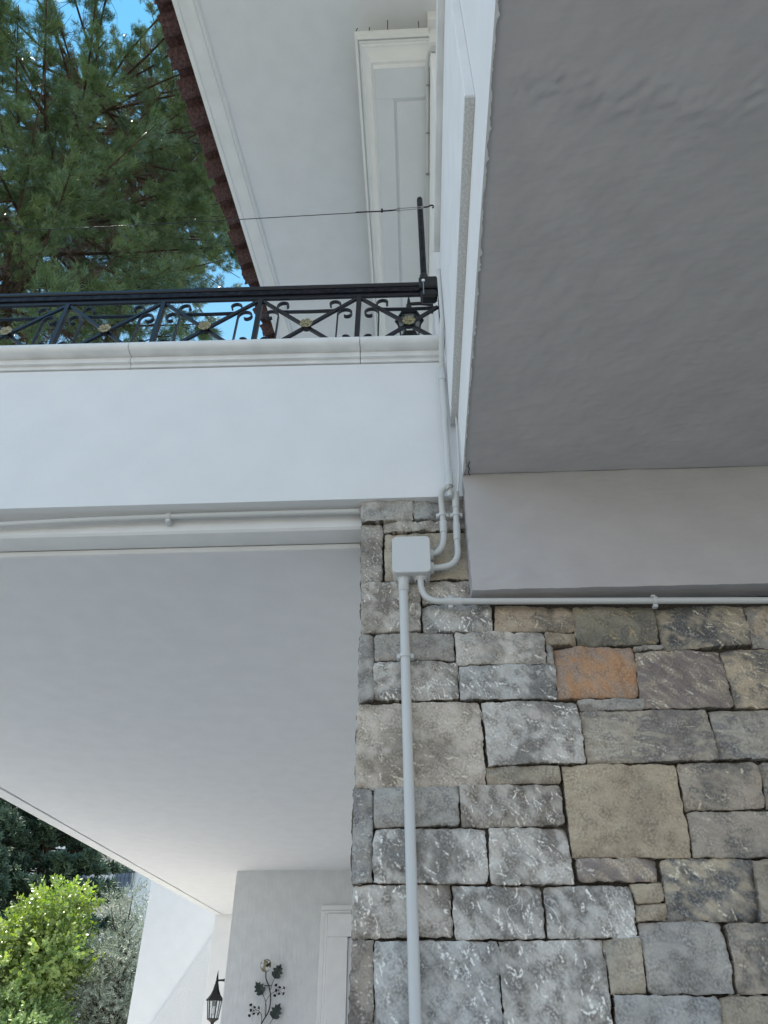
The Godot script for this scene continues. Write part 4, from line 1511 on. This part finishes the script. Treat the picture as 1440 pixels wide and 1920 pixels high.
func build_conifer(label: String, at: Vector3, height: float, radius: float, seed_: int, low: float):
	var rng := RandomNumberGenerator.new()
	rng.seed = seed_
	var o := thing("dark_conifer", label, "tree", at, "dark conifers in the garden")
	var b := MB.new()
	b.tube([Vector3.ZERO, Vector3(0, height * .5, 0), Vector3(0, height, 0)], [.22, .13, .02], 8)
	part(o, "trunk", b.done(), M.bark)
	b = MB.new()
	var xs := []
	var cs := []
	for i in 150:
		var h := lerpf(low, height, pow(i / 150.0, 1.1))
		var az := i * 2.399 + rng.randf_range(-.3, .3)
		var R := radius * (1 - pow(h / height, 1.6)) * rng.randf_range(.75, 1.15) + .15
		var d := Vector3(cos(az), 0, sin(az))
		var s := Vector3(0, h, 0)
		var e := s + d * R + Vector3(0, rng.randf_range(-.05, .25) * R, 0)
		b.tube([s, s.lerp(e, .6) + Vector3(0, -.08, 0), e], [.03, .02, .006], 5, false)
		for k in 60:
			var f := sqrt(rng.randf_range(.12, 1.0))
			var p := s.lerp(e, f) + rdir(rng) * Vector3(.24, .16, .24) * (1.25 - f * .6)
			xs.append(Transform3D(aim(rng, d * .6 + Vector3(0, .55, 0) + rdir(rng) * .5).scaled(Vector3.ONE * rng.randf_range(.8, 1.5)), p))
			cs.append(Color(.035, .07, .05).lerp(Color(.17, .25, .16), rng.randf()))
	part(o, "limbs", b.done(), M.bark)
	foliage(o, "crown", cypress_spray(rng), leaf_mat(Color(.06, .09, .05), .6), xs, cs)

func build_garden():
	build_pine("tall pine with long green needles and dead brown twigs rising beyond the tiled eave", Vector3(-6.8, 0, -6.9), 20, 5.8, 19.5, 185, func(h): return lerpf(3.2, 3.7, clampf((h - 9) / 2, 0, 1)) + lerpf(0.0, .8, clampf((h - 13.5) / 2, 0, 1)), 41, Color(.06, .115, .05), Color(.19, .28, .10))
	build_pine("second pine with yellower needles showing between the first pine and the roof tiles", Vector3(-7.0, 0, -10.4), 26, 18.6, 25.5, 90, func(h): return 3.3, 43, Color(.10, .14, .05), Color(.22, .27, .10))
	var rng := RandomNumberGenerator.new()
	rng.seed = 12
	build_conifer("broad dark conifer with blue green sprays beyond the bright leafy tree", Vector3(-10.6, 0, -21.5), 9.4, 3.3, 3, 2.0)
	build_conifer("paler conifer with tufted branches at the edge of the garden", Vector3(-11.6, 0, -18.6), 8.6, 2.0, 8, 2.4)
	build_conifer("dark conifer standing deeper in the garden behind the others", Vector3(-14.5, 0, -26.0), 11, 3.8, 13, 1.5)
	var bright := leaf_mat(Color(.75, .85, .22), .3)
	var soft := leaf_mat(Color(.45, .55, .15), .4)
	var silver := leaf_mat(Color(.18, .22, .12), .5)
	var broad := sprig(rng, 9, .078, .050, .17, 1.0)
	var small := sprig(rng, 9, .055, .034, .15, .9)
	var olive := sprig(rng, 12, .060, .013, .20, .8)
	build_leafy("bright_leafy_tree", "young broadleaf tree with bright yellow green leaves beyond the veranda", Vector3(-7.15, 0, -15.6), Vector3(.82, 1.4, .85), 2.5, broad, bright, 76, 30, .32, Color(.26, .34, .13), Color(.50, .56, .24), 21)
	build_leafy("olive_tree", "silvery grey green olive tree beside the tall white garden wall", Vector3(-5.9, 0, -16.2), Vector3(.72, 1.45, .8), 2.25, olive, silver, 80, 34, .30, Color(.22, .26, .20), Color(.48, .52, .44), 22)
	build_leafy("small_leaved_tree", "pale green small leaved tree next to the conifers", Vector3(-8.45, 0, -15.4), Vector3(.75, 1.0, .9), 2.05, small, soft, 60, 40, .34, Color(.24, .32, .14), Color(.46, .54, .28), 23)
	build_leafy("green_shrub", "small leaved green shrub growing below the bright leafy tree", Vector3(-6.85, 0, -14.6), Vector3(.75, .8, .6), 1.25, small, soft, 44, 40, .30, Color(.20, .30, .11), Color(.40, .50, .20), 24)
	build_leafy("deep_green_shrub", "dense dark green shrub at the foot of the olive tree", Vector3(-6.1, 0, -17.4), Vector3(1.3, 1.2, .8), 1.3, small, leaf_mat(Color(.15, .2, .06), .45), 60, 40, .36, Color(.03, .06, .02), Color(.07, .12, .035), 25)

func build_far_house():
	var o := thing("apartment_block", "pale apartment block with an iron balcony seen far behind the trees", "building", Vector3(-16.2, 0, -41))
	boxpart(o, "wall", Vector3(-21, 0, -46), Vector3(-14.05, 12, -41), M.far_white, .02)
	boxpart(o, "corner_column", Vector3(-14.7, 0, -41), Vector3(-14.0, 12, -40.2), M.far_white, .02)
	boxpart(o, "cornice", Vector3(-21.2, 9.15, -41.02), Vector3(-13.9, 9.45, -40.1), M.far_white, .02)
	for q in [[-16.2, 7.55, 9.05], [-18.6, 7.55, 9.05], [-16.2, 4.4, 5.9]]:
		var w := boxpart(o, "window", Vector3(q[0], q[1], -40.99), Vector3(q[0] + 1.1, q[2], -40.93), M.far_white, .02)
		var b := MB.new()
		b.box(Vector3(q[0] + .08, q[1] + .08, -40.925) - o.position, Vector3(q[0] + 1.02, q[2] - .08, -40.915) - o.position, .002)
		part(w, "pane", b.done(), M.far_glass)
	boxpart(o, "balcony_floor", Vector3(-19.5, 7.0, -41.0), Vector3(-14.75, 7.2, -39.9), M.far_white, .02)
	var bar := MB.new()
	bar.box(Vector3(-.012, 0, -.012), Vector3(.012, .95, .012), .003)
	var bm := bar.done()
	for i in 23: part(o, "balcony_bar", bm, M.iron, Vector3(-19.4 + i * .21, 7.2, -40.0) - o.position)
	boxpart(o, "balcony_rail", Vector3(-19.5, 8.151, -40.04), Vector3(-14.72, 8.20, -39.96), M.iron, .005)
	boxpart(o, "shutter", Vector3(-14.98, 7.25, -40.99), Vector3(-14.72, 9.0, -40.9), M.far_white, .01)

func _ready():
	# camera, sky, sun, exposure
	var cam := Camera3D.new()
	cam.name = "camera"
	add_child(cam)
	cam.position = Vector3(0, 1.6, 0)
	cam.rotation = Vector3(deg_to_rad(36.1), deg_to_rad(2.61), 0)
	cam.fov = rad_to_deg(2 * atan(960.0 / 1330.0))
	cam.near = 0.05
	cam.far = 900
	cam.current = true
	var env := Environment.new()
	var sky := Sky.new()
	var sm := ProceduralSkyMaterial.new()
	sm.sky_top_color = Color(.34, .60, .77)
	sm.sky_horizon_color = Color(.91, .912, .935)
	sm.sky_curve = 0.35
	sm.ground_bottom_color = Color(.35, .35, .30)
	sm.ground_horizon_color = Color(.55, .58, .58)
	sm.sun_angle_max = 0.6
	sky.sky_material = sm
	env.background_mode = Environment.BG_SKY
	env.sky = sky
	env.tonemap_mode = Environment.TONE_MAPPER_LINEAR
	env.tonemap_exposure = 1.95
	env.sdfgi_enabled = true
	env.ssao_enabled = true
	env.ssil_enabled = true
	var we := WorldEnvironment.new()
	we.name = "world"
	we.environment = env
	add_child(we)
	var sun := DirectionalLight3D.new()
	sun.name = "sun"
	sun.light_energy = 1.6
	sun.light_angular_distance = 0.5
	sun.light_color = Color(1, .965, .91)
	sun.shadow_enabled = true
	add_child(sun)
	sun.look_at_from_position(Vector3(-.36, .895, -.26) * 50, Vector3.ZERO, Vector3(0, 0, 1))
	make_materials()
	build_ground()
	build_stone_wall()
	build_white_balcony()
	build_grey_overhang()
	build_house_walls()
	build_roof()
	build_cornice_beam()
	build_garden()
	build_far_house()
	build_railing()
	build_clothesline()
	build_conduits()
	build_lantern(Vector3(.03, 5.57, -3.2), .17, "black iron wall lantern behind the balcony railing")
	build_lantern(Vector3(-2.345, 1.866, -9.6), .135, "black wall lantern with glass panes at the end of the veranda wall")
	build_ornament()
